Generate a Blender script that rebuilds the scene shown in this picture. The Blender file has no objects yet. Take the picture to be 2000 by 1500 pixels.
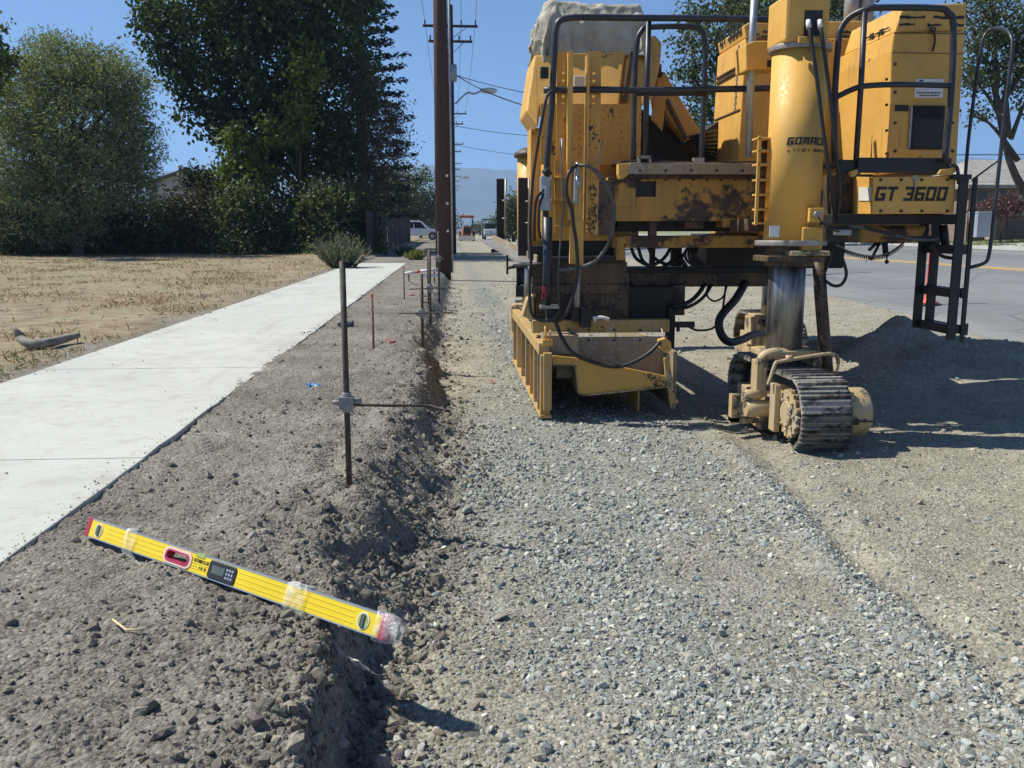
import bpy, math, random
import numpy as np
from mathutils import Vector, Matrix

random.seed(7)
RNG = np.random.default_rng(11)
scene = bpy.context.scene
COL = scene.collection

# ------------------------------------------------------------------ camera
F = 1750.0                      # focal length in pixels of the 2000 px wide photograph
CAMZ = 1.40
PITCH = math.radians(9.73)
YAW = math.radians(3.87)
cam_d = bpy.data.cameras.new('camera')
cam_d.sensor_width = 36.0
cam_d.lens = 36.0 * F / 2000.0
cam_d.clip_start = 0.05
cam_d.clip_end = 30000
cam = bpy.data.objects.new('camera', cam_d)
cam.location = (0, 0, CAMZ)
cam.rotation_euler = (math.radians(90) - PITCH, 0, -YAW)
COL.objects.link(cam)
scene.camera = cam

# ------------------------------------------------------------------ sky, sun, exposure
SUN = Vector((-0.74, 0.20, 1.0)).normalized()
EL = math.asin(SUN.z)
AZ = math.atan2(SUN.x, SUN.y)
world = bpy.data.worlds.new('World')
scene.world = world
world.use_nodes = True
wn = world.node_tree
for n in list(wn.nodes):
    wn.nodes.remove(n)
sky = wn.nodes.new('ShaderNodeTexSky')
sky.sky_type = 'NISHITA'
sky.sun_disc = False
sky.sun_elevation = EL
sky.sun_rotation = AZ
sky.altitude = 100
sky.air_density = 0.7
sky.dust_density = 0.0
sky.ozone_density = 7.0
bg = wn.nodes.new('ShaderNodeBackground')
bg.inputs['Strength'].default_value = 0.086
wo = wn.nodes.new('ShaderNodeOutputWorld')
wn.links.new(sky.outputs[0], bg.inputs[0])
wn.links.new(bg.outputs[0], wo.inputs[0])

sun_d = bpy.data.lights.new('sun', 'SUN')
sun_d.energy = 5.0
sun_d.angle = math.radians(0.53)
sun_d.color = (1.0, 0.965, 0.85)
sun_o = bpy.data.objects.new('sun', sun_d)
sun_o.rotation_euler = SUN.to_track_quat('Z', 'Y').to_euler()
sun_o.location = (-20, 10, 30)
COL.objects.link(sun_o)

vs = scene.view_settings
vs.view_transform = 'Standard'
vs.look = 'None'
vs.exposure = 0.46
vs.gamma = 1.0
vs.use_curve_mapping = False
scene.cycles.use_denoising = True
scene.cycles.max_bounces = 6
scene.cycles.diffuse_bounces = 3
scene.cycles.glossy_bounces = 3
scene.cycles.transmission_bounces = 4
scene.cycles.transparent_max_bounces = 12
scene.cycles.volume_bounces = 1
scene.cycles.caustics_reflective = False
scene.cycles.caustics_refractive = False

# ------------------------------------------------------------------ pixel <-> world helpers (photograph pixels)
_R = Vector((math.cos(YAW), -math.sin(YAW), 0))
_Fw = Vector((math.sin(YAW) * math.cos(PITCH), math.cos(YAW) * math.cos(PITCH), -math.sin(PITCH)))
_U = Vector((math.sin(YAW) * math.sin(PITCH), math.cos(YAW) * math.sin(PITCH), math.cos(PITCH)))
CAM = Vector((0, 0, CAMZ))

def ray(px, py):
    return _R * ((px - 1000) / F) + _U * ((750 - py) / F) + _Fw

def P(px, py, Y):
    """point seen at a photograph pixel, at distance Y along the street"""
    d = ray(px, py)
    return CAM + d * (Y / d.y)

def G(px, py, z):
    """point seen at a photograph pixel, at height z"""
    d = ray(px, py)
    return CAM + d * ((z - CAMZ) / d.z)

# ------------------------------------------------------------------ numpy noise
def _hash(ix, iy, s):
    n = (ix.astype(np.int64) * 374761393 + iy.astype(np.int64) * 668265263 + s * 974634773) & 0xffffffff
    n = ((n ^ (n >> 13)) * 1274126177) & 0xffffffff
    return ((n ^ (n >> 16)) & 0xffff) / 65535.0

def vnoise(x, y, s=0):
    x = np.asarray(x, float); y = np.asarray(y, float)
    ix = np.floor(x); iy = np.floor(y)
    fx = x - ix; fy = y - iy
    fx = fx * fx * (3 - 2 * fx); fy = fy * fy * (3 - 2 * fy)
    a = _hash(ix, iy, s); b = _hash(ix + 1, iy, s); c = _hash(ix, iy + 1, s); d = _hash(ix + 1, iy + 1, s)
    return (a * (1 - fx) + b * fx) * (1 - fy) + (c * (1 - fx) + d * fx) * fy - 0.5

def fbm(x, y, s=0, o=4, g=0.5):
    r = 0; a = 1.0
    for i in range(o):
        r = r + a * vnoise(x * 2 ** i + 17.3 * i, y * 2 ** i - 9.1 * i, s + i); a *= g
    return r

def sst(a, b, x):
    t = np.clip((x - a) / (b - a), 0, 1)
    return t * t * (3 - 2 * t)

# ------------------------------------------------------------------ the lie of the land
def trench_edge(y):
    y = np.asarray(y, float)
    base = np.interp(y, [0, 1.9, 2.4, 3.2, 4.2, 5.2, 6.6, 8, 10, 14, 20, 30, 52, 100, 400, 4000],
                     [-.33, -.33, -.33, -.28, -.20, -.12, -.16, -.2, -.24, -.2, -.12, -.08, .0, .2, 1., 3.])
    return base + 0.10 * vnoise(y * 1.6, y * 0, 3) + 0.05 * vnoise(y * 5, y * 0, 5) * sst(60, 20, y)

def trench_w(y):
    return np.interp(y, [0, 2.3, 2.75, 3.3, 5.0, 6.2, 7.2, 8.2, 12, 40], [.05, .07, .11, .34, .42, .26, .10, .15, .24, .32])

def RUT(y):
    return np.interp(y, [1.5, 2.6, 3.5, 4.2, 5.4, 7], [1.72, 1.70, 1.70, 1.76, 1.92, 2.0])

def zground(x, y, fine=True):
    x = np.asarray(x, float); y = np.asarray(y, float)
    e = trench_edge(y); w = trench_w(y)
    bank = 0.250 * (1 - sst(e - w * 0.75, e + w * 0.45, x + 0.05 * vnoise(x * 7, y * 7, 9)))
    # shoulder rises towards the road, road, far side yard
    right = np.interp(x, [3.4, 5.2, 6.6, 7.0, 13.5, 21, 21.2, 26, 60, 400, 9000], [0, .05, .10, .12, .44, .64, .70, .95, 1.2, 1.2, 1.2])
    left = -0.0 * x
    z = bank + right + left
    z = z + np.interp(y, [0, 30, 100, 200, 9000], [0, 0, .2, .3, .5])
    # rut left by the machine's track, a curved ridge on the near right
    rx = RUT(y) + .04 * vnoise(y * 2.5, y * 0, 13)
    fadey = sst(7.2, 5.4, y)
    z = z + fadey * (0.040 * np.exp(-((x - rx + .10) / .07) ** 2) - 0.035 * np.exp(-((x - rx - .06) / .07) ** 2) + .012 * np.exp(-((x - rx - .22) / .08) ** 2)) * (.8 + .8 * vnoise(y * 1.7, x * 2, 15))
    md = np.exp(-((x - 5.0) / 1.25) ** 2 - ((y - 9.3) / .85) ** 2) * .26 + np.exp(-((x - 3.9) / .6) ** 2 - ((y - 7.9) / .5) ** 2) * .14 + np.exp(-((x - 5.6) / 1.0) ** 2 - ((y - 7.6) / .45) ** 2) * .12
    z = z + md * (1 + 1.3 * fbm(x * 1.8, y * 2.6, 25, 3)) * sst(6.9, 6.0, x)
    near = sst(40, 6, y)
    inroad = sst(6.2, 7.2, x)
    z = z + (1 - inroad) * near * (0.03 * fbm(x * 0.7, y * 0.7, 21, 3))
    lot = sst(-3.5, -4.5, x)
    z = z + lot * (0.12 * fbm(x * .35, y * .35, 41, 4) + .10 * np.maximum(0, fbm(x * .8, y * .5, 45, 3)) * sst(18, 26, y))
    if fine:
        n = sst(30, 5, y) * (1 - inroad)
        berm = (1 - sst(e - .1, e + .35, x)) * sst(-3.9, -3.2, x)
        slope = np.exp(-((x - e) / (w * .9 + .12)) ** 2)
        z = z + n * (0.012 + .028 * berm * sst(-1.5, -.7, x) + (.03 + .06 * sst(2.5, 3.2, y)) * slope) * fbm(x * 5.0, y * 5.0, 61, 3)
        z = z + n * (0.006 + 0.012 * berm + .022 * slope) * fbm(x * 22, y * 22, 71, 3, .6)
        under_walk = sst(-1.60, -1.68, x) * sst(-3.38, -3.30, x)
        z = z - 0.06 * under_walk
    return z

def zg(x, y):
    return float(zground(np.array([x]), np.array([y]))[0])

# ------------------------------------------------------------------ materials
def newmat(name):
    m = bpy.data.materials.new(name)
    m.use_nodes = True
    nt = m.node_tree
    b = nt.nodes['Principled BSDF']
    return m, nt, b

def nd(nt, typ, **kw):
    n = nt.nodes.new(typ)
    for k, v in kw.items():
        if k.startswith('i_'):
            n.inputs[k[2:].replace('_', ' ')].default_value = v
        else:
            setattr(n, k, v)
    return n

def noise(nt, scale, detail=4, rough=0.55, coord='Object', dist=0.0, scl=None):
    tc = nd(nt, 'ShaderNodeTexCoord')
    src = tc.outputs[coord]
    if scl:
        mp = nd(nt, 'ShaderNodeMapping'); mp.inputs['Scale'].default_value = scl
        nt.links.new(src, mp.inputs[0]); src = mp.outputs[0]
    n = nd(nt, 'ShaderNodeTexNoise')
    n.inputs['Scale'].default_value = scale
    n.inputs['Detail'].default_value = detail
    n.inputs['Roughness'].default_value = rough
    n.inputs['Distortion'].default_value = dist
    nt.links.new(src, n.inputs['Vector'])
    return n.outputs['Fac']

def ramp(nt, fac, stops):
    r = nd(nt, 'ShaderNodeValToRGB')
    el = r.color_ramp.elements
    while len(el) < len(stops):
        el.new(0.5)
    for e, (p, c) in zip(el, stops):
        e.position = p
        e.color = (*c, 1) if len(c) == 3 else c
    nt.links.new(fac, r.inputs[0])
    return r.outputs[0]

def mixc(nt, fac, a, b, mode='MIX'):
    m = nd(nt, 'ShaderNodeMix', data_type='RGBA', blend_type=mode)
    for s, v in ((0, fac), (6, a), (7, b)):
        if isinstance(v, (int, float)):
            m.inputs[s].default_value = v
        elif isinstance(v, tuple):
            m.inputs[s].default_value = (*v, 1) if len(v) == 3 else v
        else:
            nt.links.new(v, m.inputs[s])
    return m.outputs[2]

def bump(nt, b, h, strength=0.3, dist=0.01):
    n = nd(nt, 'ShaderNodeBump')
    n.inputs['Strength'].default_value = strength
    n.inputs['Distance'].default_value = dist
    nt.links.new(h, n.inputs['Height'])
    nt.links.new(n.outputs[0], b.inputs['Normal'])

def simple(name, col, rough=0.6, metal=0.0, var=0.25, scale=12, bumpy=0.0, spec=None):
    m, nt, b = newmat(name)
    f = noise(nt, scale, 5, 0.6)
    lo = tuple(c * (1 - var) for c in col); hi = tuple(min(1, c * (1 + var)) for c in col)
    nt.links.new(ramp(nt, f, [(0.3, lo), (0.7, hi)]), b.inputs['Base Color'])
    b.inputs['Roughness'].default_value = rough
    b.inputs['Metallic'].default_value = metal
    if spec is not None:
        b.inputs['Specular IOR Level'].default_value = spec
    if bumpy:
        bump(nt, b, noise(nt, scale * 4, 4), bumpy, 0.01)
    return m

def paint(name, col, rust=0.62, dust=0.35, dustcol=(.38, .31, .2), rustcol=(.06, .035, .022), scale=3.0, rough=.48, fineamt=.55, splat=.0, grime=.5, rnd=0.0):
    """weathered machine paint: faded patches, dust film, chips and stains"""
    m, nt, b = newmat(name)
    big = noise(nt, scale, 5, 0.6)
    fine = noise(nt, scale * 14, 5, 0.65, dist=.4)
    c = ramp(nt, big, [(0.3, tuple(x * .8 for x in col)), (0.55, col), (0.75, tuple(min(1, x * 1.12) for x in col))])
    stk = noise(nt, scale * 3, 4, .6, scl=(2.2, 2.2, .25))
    dm = ramp(nt, stk, [(0.42, (0, 0, 0)), (0.8, (dust, dust, dust))])
    c = mixc(nt, dm, c, dustcol)
    mul = nd(nt, 'ShaderNodeMath', operation='ADD')
    nt.links.new(big, mul.inputs[0]); 
    mm = nd(nt, 'ShaderNodeMath', operation='MULTIPLY'); mm.inputs[1].default_value = fineamt
    nt.links.new(fine, mm.inputs[0]); nt.links.new(mm.outputs[0], mul.inputs[1])
    o_ = fineamt * .4
    rm = ramp(nt, mul.outputs[0], [(rust + o_, (0, 0, 0)), (rust + o_ + .05, (1, 1, 1))])
    c = mixc(nt, rm, c, rustcol)
    gm = ramp(nt, noise(nt, scale * 2.2, 4, .65, scl=(3.5, 3.5, .18)), [(.60, (0, 0, 0)), (.74, (grime, grime, grime))])
    c = mixc(nt, gm, c, (.10, .065, .03))
    if splat:
        sn = noise(nt, 34, 3, .5, dist=.8); sn2 = noise(nt, 2.2, 3, .6)
        k = nd(nt, 'ShaderNodeMath', operation='MULTIPLY'); nt.links.new(sn, k.inputs[0]); nt.links.new(sn2, k.inputs[1])
        c = mixc(nt, ramp(nt, k.outputs[0], [(.44 - splat, (0, 0, 0)), (.475 - splat, (.8, .8, .8))]), c, (.40, .37, .32))
    if rnd:      # every piece a little lighter or darker
        oi = nd(nt, 'ShaderNodeObjectInfo')
        c = mixc(nt, 1.0, c, ramp(nt, oi.outputs['Random'], [(0, (1 - rnd,) * 3), (1, (1 + rnd * .8,) * 3)]), 'MULTIPLY')
    nt.links.new(c, b.inputs['Base Color'])
    rr = ramp(nt, fine, [(0.3, (rough - .1,) * 3), (0.7, (rough + .25,) * 3)])
    nt.links.new(rr, b.inputs['Roughness'])
    bump(nt, b, fine, 0.05, 0.002)
    return m

M = {}
M['yellow'] = paint('yellow_paint', (.67, .365, .073), rust=.66, dust=.4, dustcol=(.42, .30, .15), splat=.06)
M['yellow_clean'] = paint('yellow_paint_clean', (.71, .39, .08), rust=.77, dust=.35, dustcol=(.50, .36, .17), splat=.03)
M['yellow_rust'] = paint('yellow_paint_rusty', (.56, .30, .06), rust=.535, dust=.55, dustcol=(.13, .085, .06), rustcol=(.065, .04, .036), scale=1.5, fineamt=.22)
M['mold'] = paint('dusty_mold_paint', (.50, .31, .085), rust=.72, dust=.75, dustcol=(.45, .37, .24), scale=4, splat=.13)
M['mold_grey'] = paint('dusty_mold_plate', (.30, .23, .145), rust=.74, dust=.6, dustcol=(.36, .30, .22), scale=4, splat=.13)
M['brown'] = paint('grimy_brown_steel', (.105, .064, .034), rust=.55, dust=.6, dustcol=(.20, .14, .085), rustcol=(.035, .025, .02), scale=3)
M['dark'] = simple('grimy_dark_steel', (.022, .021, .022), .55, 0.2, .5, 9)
M['rail'] = simple('dark_blue_rail_paint', (.030, .034, .045), .42, 0.1, .35, 10)
M['black'] = simple('black_panel_paint', (.018, .018, .020), .5, 0, .3, 6)
M['rubber'] = simple('black_hose_rubber', (.02, .02, .021), .5, 0, .35, 14)
M['rubber_grey'] = simple('dusty_hose_rubber', (.085, .085, .085), .5, 0, .35, 14)
M['galv'] = simple('galvanised_pipe', (.36, .38, .40), .45, .6, .25, 9)
M['steel'] = simple('dusty_bare_steel', (.33, .31, .28), .5, .5, .3, 10)
M['shoe'] = paint('track_shoe_steel', (.23, .215, .195), rust=.58, dust=.95, dustcol=(.46, .415, .34), rustcol=(.06, .05, .045), scale=9, rough=.6, rnd=.45)
M['dusty'] = paint('dust_covered_yellow', (.52, .37, .175), rust=.60, dust=.95, dustcol=(.47, .40, .29), rustcol=(.09, .07, .055), scale=6, splat=.1)
M['white'] = simple('white_sticker', (.72, .72, .70), .55, 0, .08, 20)
M['ink'] = simple('black_lettering', (.016, .014, .012), .5, 0, .2, 20)
M['ink_faded'] = simple('faded_lettering', (.10, .075, .035), .6, 0, .5, 30)
M['red'] = simple('red_tag', (.45, .02, .03), .5, 0, .2, 20)
M['canvas'] = None

# chrome piston
m, nt, b = newmat('chrome_piston')
f = noise(nt, 6, 5, .6, scl=(3, 3, .4))
nt.links.new(ramp(nt, f, [(.38, (.10, .10, .105)), (.62, (.33, .33, .325))]), b.inputs['Base Color'])
nt.links.new(ramp(nt, f, [(.3, (.22,) * 3), (.7, (.5,) * 3)]), b.inputs['Roughness'])
b.inputs['Metallic'].default_value = .7
M['chrome'] = m

# canvas cover
m, nt, b = newmat('canvas_cloth')
f = noise(nt, 5, 6, .6)
nt.links.new(ramp(nt, f, [(.3, (.29, .265, .21)), (.7, (.52, .49, .41))]), b.inputs['Base Color'])
b.inputs['Roughness'].default_value = .9
b.inputs['Specular IOR Level'].default_value = .1
bump(nt, b, noise(nt, 7, 3, .5, dist=2.0), .35, .04)
M['canvas'] = m

def attr_mat(name, rough=.9, mul=None, bumpscale=None, spec=.25, transl=0.0, attr='Col', bs=.4):
    """base colour from a per-piece colour attribute, with a little noise on it"""
    m, nt, b = newmat(name)
    a = nd(nt, 'ShaderNodeAttribute', attribute_name=attr)
    c = a.outputs['Color']
    if bumpscale:
        f = noise(nt, bumpscale, 4, .6)
        g = ramp(nt, f, [(.25, (.72,) * 3), (.75, (1.25,) * 3)])
        c = mixc(nt, 1.0, c, g, 'MULTIPLY')
        bump(nt, b, f, bs, .006)
    nt.links.new(c, b.inputs['Base Color'])
    b.inputs['Roughness'].default_value = rough
    b.inputs['Specular IOR Level'].default_value = spec
    if transl:
        t = nd(nt, 'ShaderNodeBsdfTranslucent')
        nt.links.new(mixc(nt, 1.0, c, (1.25, 1.15, .5), 'MULTIPLY'), t.inputs[0])
        ms = nd(nt, 'ShaderNodeMixShader'); ms.inputs[0].default_value = transl
        nt.links.new(b.outputs[0], ms.inputs[1]); nt.links.new(t.outputs[0], ms.inputs[2])
        nt.links.new(ms.outputs[0], nt.nodes['Material Output'].inputs[0])
    return m

M['leaf'] = attr_mat('leaf', .55, spec=.35, transl=.28)
M['blade'] = attr_mat('dry_blade', .8, transl=.2)
M['stone'] = attr_mat('crushed_stone', .85, bumpscale=90)
M['clod'] = attr_mat('soil_clod', .95, bumpscale=60, spec=.1, bs=.9)
M['bark'] = simple('bark', (.075, .056, .042), .9, 0, .5, 6, .6)
M['pole'] = None
m, nt, b = newmat('creosoted_pole_wood')
f = noise(nt, 9, 5, .6, scl=(4, 4, .15))
nt.links.new(ramp(nt, f, [(.3, (.035, .020, .017)), (.7, (.095, .048, .038))]), b.inputs['Base Color'])
b.inputs['Roughness'].default_value = .8
bump(nt, b, f, .3, .01)
M['pole'] = m

# ------------------------------------------------------------------ mesh builder
class MB:
    def __init__(s):
        s.v = []; s.f = []; s.sm = []
    def add(s, vs, fs, smooth=False):
        o = len(s.v)
        s.v.extend([tuple(p) for p in vs])
        s.f.extend([tuple(i + o for i in q) for q in fs])
        s.sm.extend([smooth] * len(fs))
        return s
    def box(s, x0, y0, z0, x1, y1, z1, mat=None):
        vs = [(x, y, z) for z in (z0, z1) for y in (y0, y1) for x in (x0, x1)]
        if mat is not None:
            vs = [mat @ Vector(p) for p in vs]
        return s.add(vs, [(0, 2, 3, 1), (4, 5, 7, 6), (0, 1, 5, 4), (2, 6, 7, 3), (0, 4, 6, 2), (1, 3, 7, 5)])
    def prism(s, front, back):
        n = len(front)
        fs = [tuple(range(n)), tuple(range(2 * n - 1, n - 1, -1))]
        for i in range(n):
            j = (i + 1) % n
            fs.append((i, n + i, n + j, j))
        return s.add(list(front) + list(back), fs)
    def tube(s, pts, r, n=10, caps=True, smooth=True):
        pts = [Vector(p) for p in pts]
        k = len(pts)
        rs = r if isinstance(r, (list, tuple)) else [r] * k
        vs = []; up = None
        for i, p in enumerate(pts):
            t = (pts[min(i + 1, k - 1)] - pts[max(i - 1, 0)])
            if t.length < 1e-9: t = Vector((0, 0, 1))
            t.normalize()
            if up is None:
                up = Vector((0, 0, 1)) if abs(t.z) < .9 else Vector((0, 1, 0))
            a = t.cross(up)
            if a.length < 1e-4: a = t.cross(Vector((1, 0, 0)))
            a.normalize(); bb = a.cross(t).normalized(); up = bb
            for q in range(n):
                an = 2 * math.pi * q / n
                vs.append(p + (a * math.cos(an) + bb * math.sin(an)) * rs[i])
        fs = []
        for i in range(k - 1):
            for q in range(n):
                q2 = (q + 1) % n
                fs.append((i * n + q, i * n + q2, (i + 1) * n + q2, (i + 1) * n + q))
        o = len(s.v)
        s.add(vs, fs, smooth)
        if caps:
            s.f.append(tuple(o + q for q in range(n - 1, -1, -1))); s.sm.append(False)
            s.f.append(tuple(o + (k - 1) * n + q for q in range(n))); s.sm.append(False)
        return s
    def lathe(s, prof, c, axis='z', n=24, smooth=True):
        """prof: list of (radius, height)"""
        vs = []
        for r, h in prof:
            for q in range(n):
                a = 2 * math.pi * q / n
                u, w = r * math.cos(a), r * math.sin(a)
                if axis == 'z': vs.append((c[0] + u, c[1] + w, c[2] + h))
                elif axis == 'x': vs.append((c[0] + h, c[1] + u, c[2] + w))
                else: vs.append((c[0] + w, c[1] + h, c[2] + u))
        fs = []
        for i in range(len(prof) - 1):
            for q in range(n):
                q2 = (q + 1) % n
                fs.append((i * n + q, i * n + q2, (i + 1) * n + q2, (i + 1) * n + q))
        o = len(s.v)
        s.add(vs, fs, smooth)
        s.f.append(tuple(o + q for q in range(n - 1, -1, -1))); s.sm.append(False)
        l = len(prof) - 1
        s.f.append(tuple(o + l * n + q for q in range(n))); s.sm.append(False)
        return s

def tag(o, label=None, cat=None, group=None, kind=None):
    if label: o['label'] = label
    if cat: o['category'] = cat
    if group: o['group'] = group
    if kind: o['kind'] = kind
    return o

def origin_of(o):
    """world place of a thing (things are never rotated before their parts are made)"""
    p = Vector((0, 0, 0))
    while o is not None:
        p += o.location; o = o.parent
    return p

def link(name, me, mat=None, parent=None, loc=None):
    o = bpy.data.objects.new(name, me)
    if mat is not None:
        me.materials.append(M[mat] if isinstance(mat, str) else mat)
    if parent is not None: o.parent = parent
    if loc is not None: o.location = loc
    COL.objects.link(o)
    return o

def obj(name, mb, mat, parent=None, bevel=0.0, at=None):
    """one mesh object from world-space shapes"""
    org = origin_of(parent) if parent is not None else Vector((0, 0, 0))
    loc = None
    if parent is None and at is not None:
        org = Vector(at); loc = at
    me = bpy.data.meshes.new(name)
    me.from_pydata([(v[0] - org.x, v[1] - org.y, v[2] - org.z) for v in mb.v], [], mb.f)
    me.polygons.foreach_set('use_smooth', mb.sm)
    me.update()
    o = link(name, me, mat, parent, loc)
    if bevel:
        md = o.modifiers.new('bevel', 'BEVEL')
        md.width = bevel; md.segments = 2; md.limit_method = 'ANGLE'; md.angle_limit = math.radians(35)
        md.harden_normals = False
    return o

def thing(name, loc, label, cat, group=None):
    o = bpy.data.objects.new(name, None)
    o.empty_display_size = .2
    o.location = loc
    COL.objects.link(o)
    return tag(o, label, cat, group)

def npmesh(name, verts, faces, mat, cols=None, smooth=False, parent=None, loc=None):
    """fast mesh from arrays; faces n x k; cols per vertex n x 3"""
    me = bpy.data.meshes.new(name)
    verts = np.asarray(verts, np.float32); faces = np.asarray(faces, np.int32)
    k = faces.shape[1]
    me.vertices.add(len(verts)); me.vertices.foreach_set('co', verts.ravel())
    me.loops.add(faces.size); me.loops.foreach_set('vertex_index', faces.ravel())
    me.polygons.add(len(faces))
    me.polygons.foreach_set('loop_start', np.arange(0, faces.size, k, dtype=np.int32))
    me.polygons.foreach_set('use_smooth', np.full(len(faces), smooth))
    me.update(calc_edges=True)
    if cols is not None:
        a = me.attributes.new('Col', 'FLOAT_COLOR', 'POINT')
        c4 = np.ones((len(verts), 4), np.float32); c4[:, :cols.shape[1]] = cols
        a.data.foreach_set('color', c4.ravel())
    return link(name, me, mat, parent, loc)

def spline(pts, sub=6):
    pts = [Vector(p) for p in pts]
    if len(pts) < 3: return pts
    out = []
    ext = [pts[0] * 2 - pts[1]] + pts + [pts[-1] * 2 - pts[-2]]
    for i in range(1, len(ext) - 2):
        p0, p1, p2, p3 = ext[i - 1:i + 3]
        for k in range(sub):
            t = k / sub
            out.append(.5 * ((2 * p1) + (p2 - p0) * t + (2 * p0 - 5 * p1 + 4 * p2 - p3) * t * t + (3 * p1 - p0 - 3 * p2 + p3) * t ** 3))
    out.append(pts[-1])
    return out

# ================================================================== SETTING
# ------------------------------------------------------------------ ground sheet
def grow(a, b, step0, fac):
    r = [a]; st = step0
    while r[-1] < b:
        st *= fac; r.append(r[-1] + st)
    r[-1] = b
    return r

xs = np.concatenate([
    -np.array(grow(3.3, 7000, .03, 1.12))[::-1][:-1],
    np.arange(-3.3, 4.4, .0225),
    np.array(grow(4.6, 7000, .03, 1.10))])
yl = [1.55]
while yl[-1] < 120:
    yl.append(yl[-1] * (1.0062 if yl[-1] < 14 else 1.015) )
ys = np.concatenate([np.array([-40, -12, -4, -1, .4, 1.0, 1.35]), np.array(yl), np.array(grow(yl[-1], 6800, 2.0, 1.2))[1:]])
XX, YY = np.meshgrid(xs, ys)
ZZ = zground(XX, YY)
# sink under the carriageway
ROAD_E = lambda y: np.interp(y, [0, 9, 10.5, 13, 17, 25, 60, 5000], [6.3, 6.35, 6.5, 6.95, 7.35, 7.6, 7.8, 8.2])
def zroad(x, y):
    return np.interp(x, [6., 7.0, 13.5, 21, 22], [.095, .14, .47, .67, .67]) + np.interp(y, [0, 30, 100, 200, 9000], [0, 0, .2, .3, .5])
inside = sst(.25, .55, XX - ROAD_E(YY)) * (XX < 20.9)
ZZ = ZZ - .12 * inside
E = trench_edge(YY); W = trench_w(YY)
n1 = fbm(XX * 1.1, YY * 1.1, 101, 4); n2 = fbm(XX * 3.3, YY * 3.3, 111, 4); n3 = fbm(XX * 12, YY * 12, 121, 3)
dirt = np.stack([.222 + .06 * n1 + .07 * n2, .203 + .055 * n1 + .065 * n2, .174 + .05 * n1 + .055 * n2], -1)
palegrit = np.stack([.325 + .08 * n2 + .05 * n3, .300 + .075 * n2 + .05 * n3, .238 + .065 * n2 + .04 * n3], -1)
bluegrit = np.stack([.26 + .06 * n3, .262 + .06 * n3, .235 + .06 * n3], -1)
lotc = np.stack([.29 + .10 * n1 + .10 * n2, .255 + .085 * n1 + .09 * n2, .185 + .06 * n1 + .07 * n2], -1)
n4 = sst(-.02, .22, fbm(XX * .45, YY * .9, 141, 4))[..., None]
lotc = lotc * (1 - .75 * n4) + np.array([.25, .185, .115]) * .75 * n4
n6 = fbm(XX * 6, YY * 6, 147, 3)[..., None] * sst(40, 12, YY)[..., None]
lotc = lotc * (1 + 1.0 * n6)
n5 = sst(.08, .3, fbm(XX * .5 + 9, YY * .8, 145, 4))[..., None]
lotc = lotc * (1 - .6 * n5) + np.array([.15, .16, .085]) * .6 * n5
lawn = np.stack([.24 + .03 * n2, .25 + .03 * n2, .15 + .01 * n2], -1)
far = np.stack([.22 + 0 * n1, .20 + 0 * n1, .13 + 0 * n1], -1)
def blue_mask(x, y):
    """where the crushed blue-grey rock lies thick"""
    n = fbm(x * .9 + 4, y * .45, 131, 3) + .45 * fbm(x * 3, y * 2.2, 133, 2)
    c = np.interp(y, [1.5, 2.5, 3.5, 5, 8, 14, 40], [.72, .74, .76, .78, .72, .7, .7])
    hw = np.interp(y, [1.5, 2.5, 4, 6.5, 8, 10, 16], [.72, .75, .80, .68, .58, .4, .2])
    m = 1 - np.abs(x - c) / hw
    rg = np.exp(-((x - RUT(y) + .10) / .08) ** 2) * sst(6.0, 4.8, y)
    return np.clip(np.clip(.62 + 1.1 * m * .8 + 1.1 * n - .25, 0, 1) * sst(-.9, -.1, m + .15) + .75 * rg, 0, 1)
BM = blue_mask(XX, YY)[..., None]
gr = palegrit * (1 - .8 * BM) + bluegrit * .8 * BM
db = (1 - sst(E - W * .2, E + W * .75 + .12, XX + .2 * n2))[..., None]
c = gr * (1 - db) + dirt * db
lm = sst(-3.3, -4.2, XX + .5 * n1)[..., None]
c = c * (1 - lm) + lotc * lm
fm = sst(60, 90, YY + 0 * XX)[..., None] * sst(-1.5, -3, XX)[..., None]
c = c * (1 - fm) + far * fm
lw = sst(21.0, 21.3, XX)[..., None]
c = c * (1 - lw) + lawn * lw
fm = sst(150, 260, np.hypot(XX, YY))[..., None]
c = c * (1 - fm) + far * fm
nx, ny = len(xs), len(ys)
idx = np.arange(nx * ny).reshape(ny, nx)
faces = np.stack([idx[:-1, :-1], idx[:-1, 1:], idx[1:, 1:], idx[1:, :-1]], -1).reshape(-1, 4)
m, nt, b = newmat('soil_and_grit')
a = nd(nt, 'ShaderNodeAttribute', attribute_name='Col')
tc = nd(nt, 'ShaderNodeTexCoord')
vo = nd(nt, 'ShaderNodeTexVoronoi'); vo.inputs['Scale'].default_value = 75
vo.inputs['Randomness'].default_value = 1
nt.links.new(tc.outputs['Object'], vo.inputs['Vector'])
f1 = noise(nt, 38, 6, .7)
f2 = noise(nt, 210, 3, .6)
sp = nd(nt, 'ShaderNodeSeparateColor'); nt.links.new(vo.outputs['Color'], sp.inputs[0])
g1 = ramp(nt, sp.outputs[0], [(.0, (.72,) * 3), (1.0, (1.28,) * 3)])
g2 = ramp(nt, f1, [(.3, (.70,) * 3), (.7, (1.28,) * 3)])
g3 = ramp(nt, f2, [(.3, (.78,) * 3), (.7, (1.2,) * 3)])
cc = mixc(nt, 1.0, mixc(nt, 1.0, mixc(nt, 1.0, a.outputs['Color'], g1, 'MULTIPLY'), g2, 'MULTIPLY'), g3, 'MULTIPLY')
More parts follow.
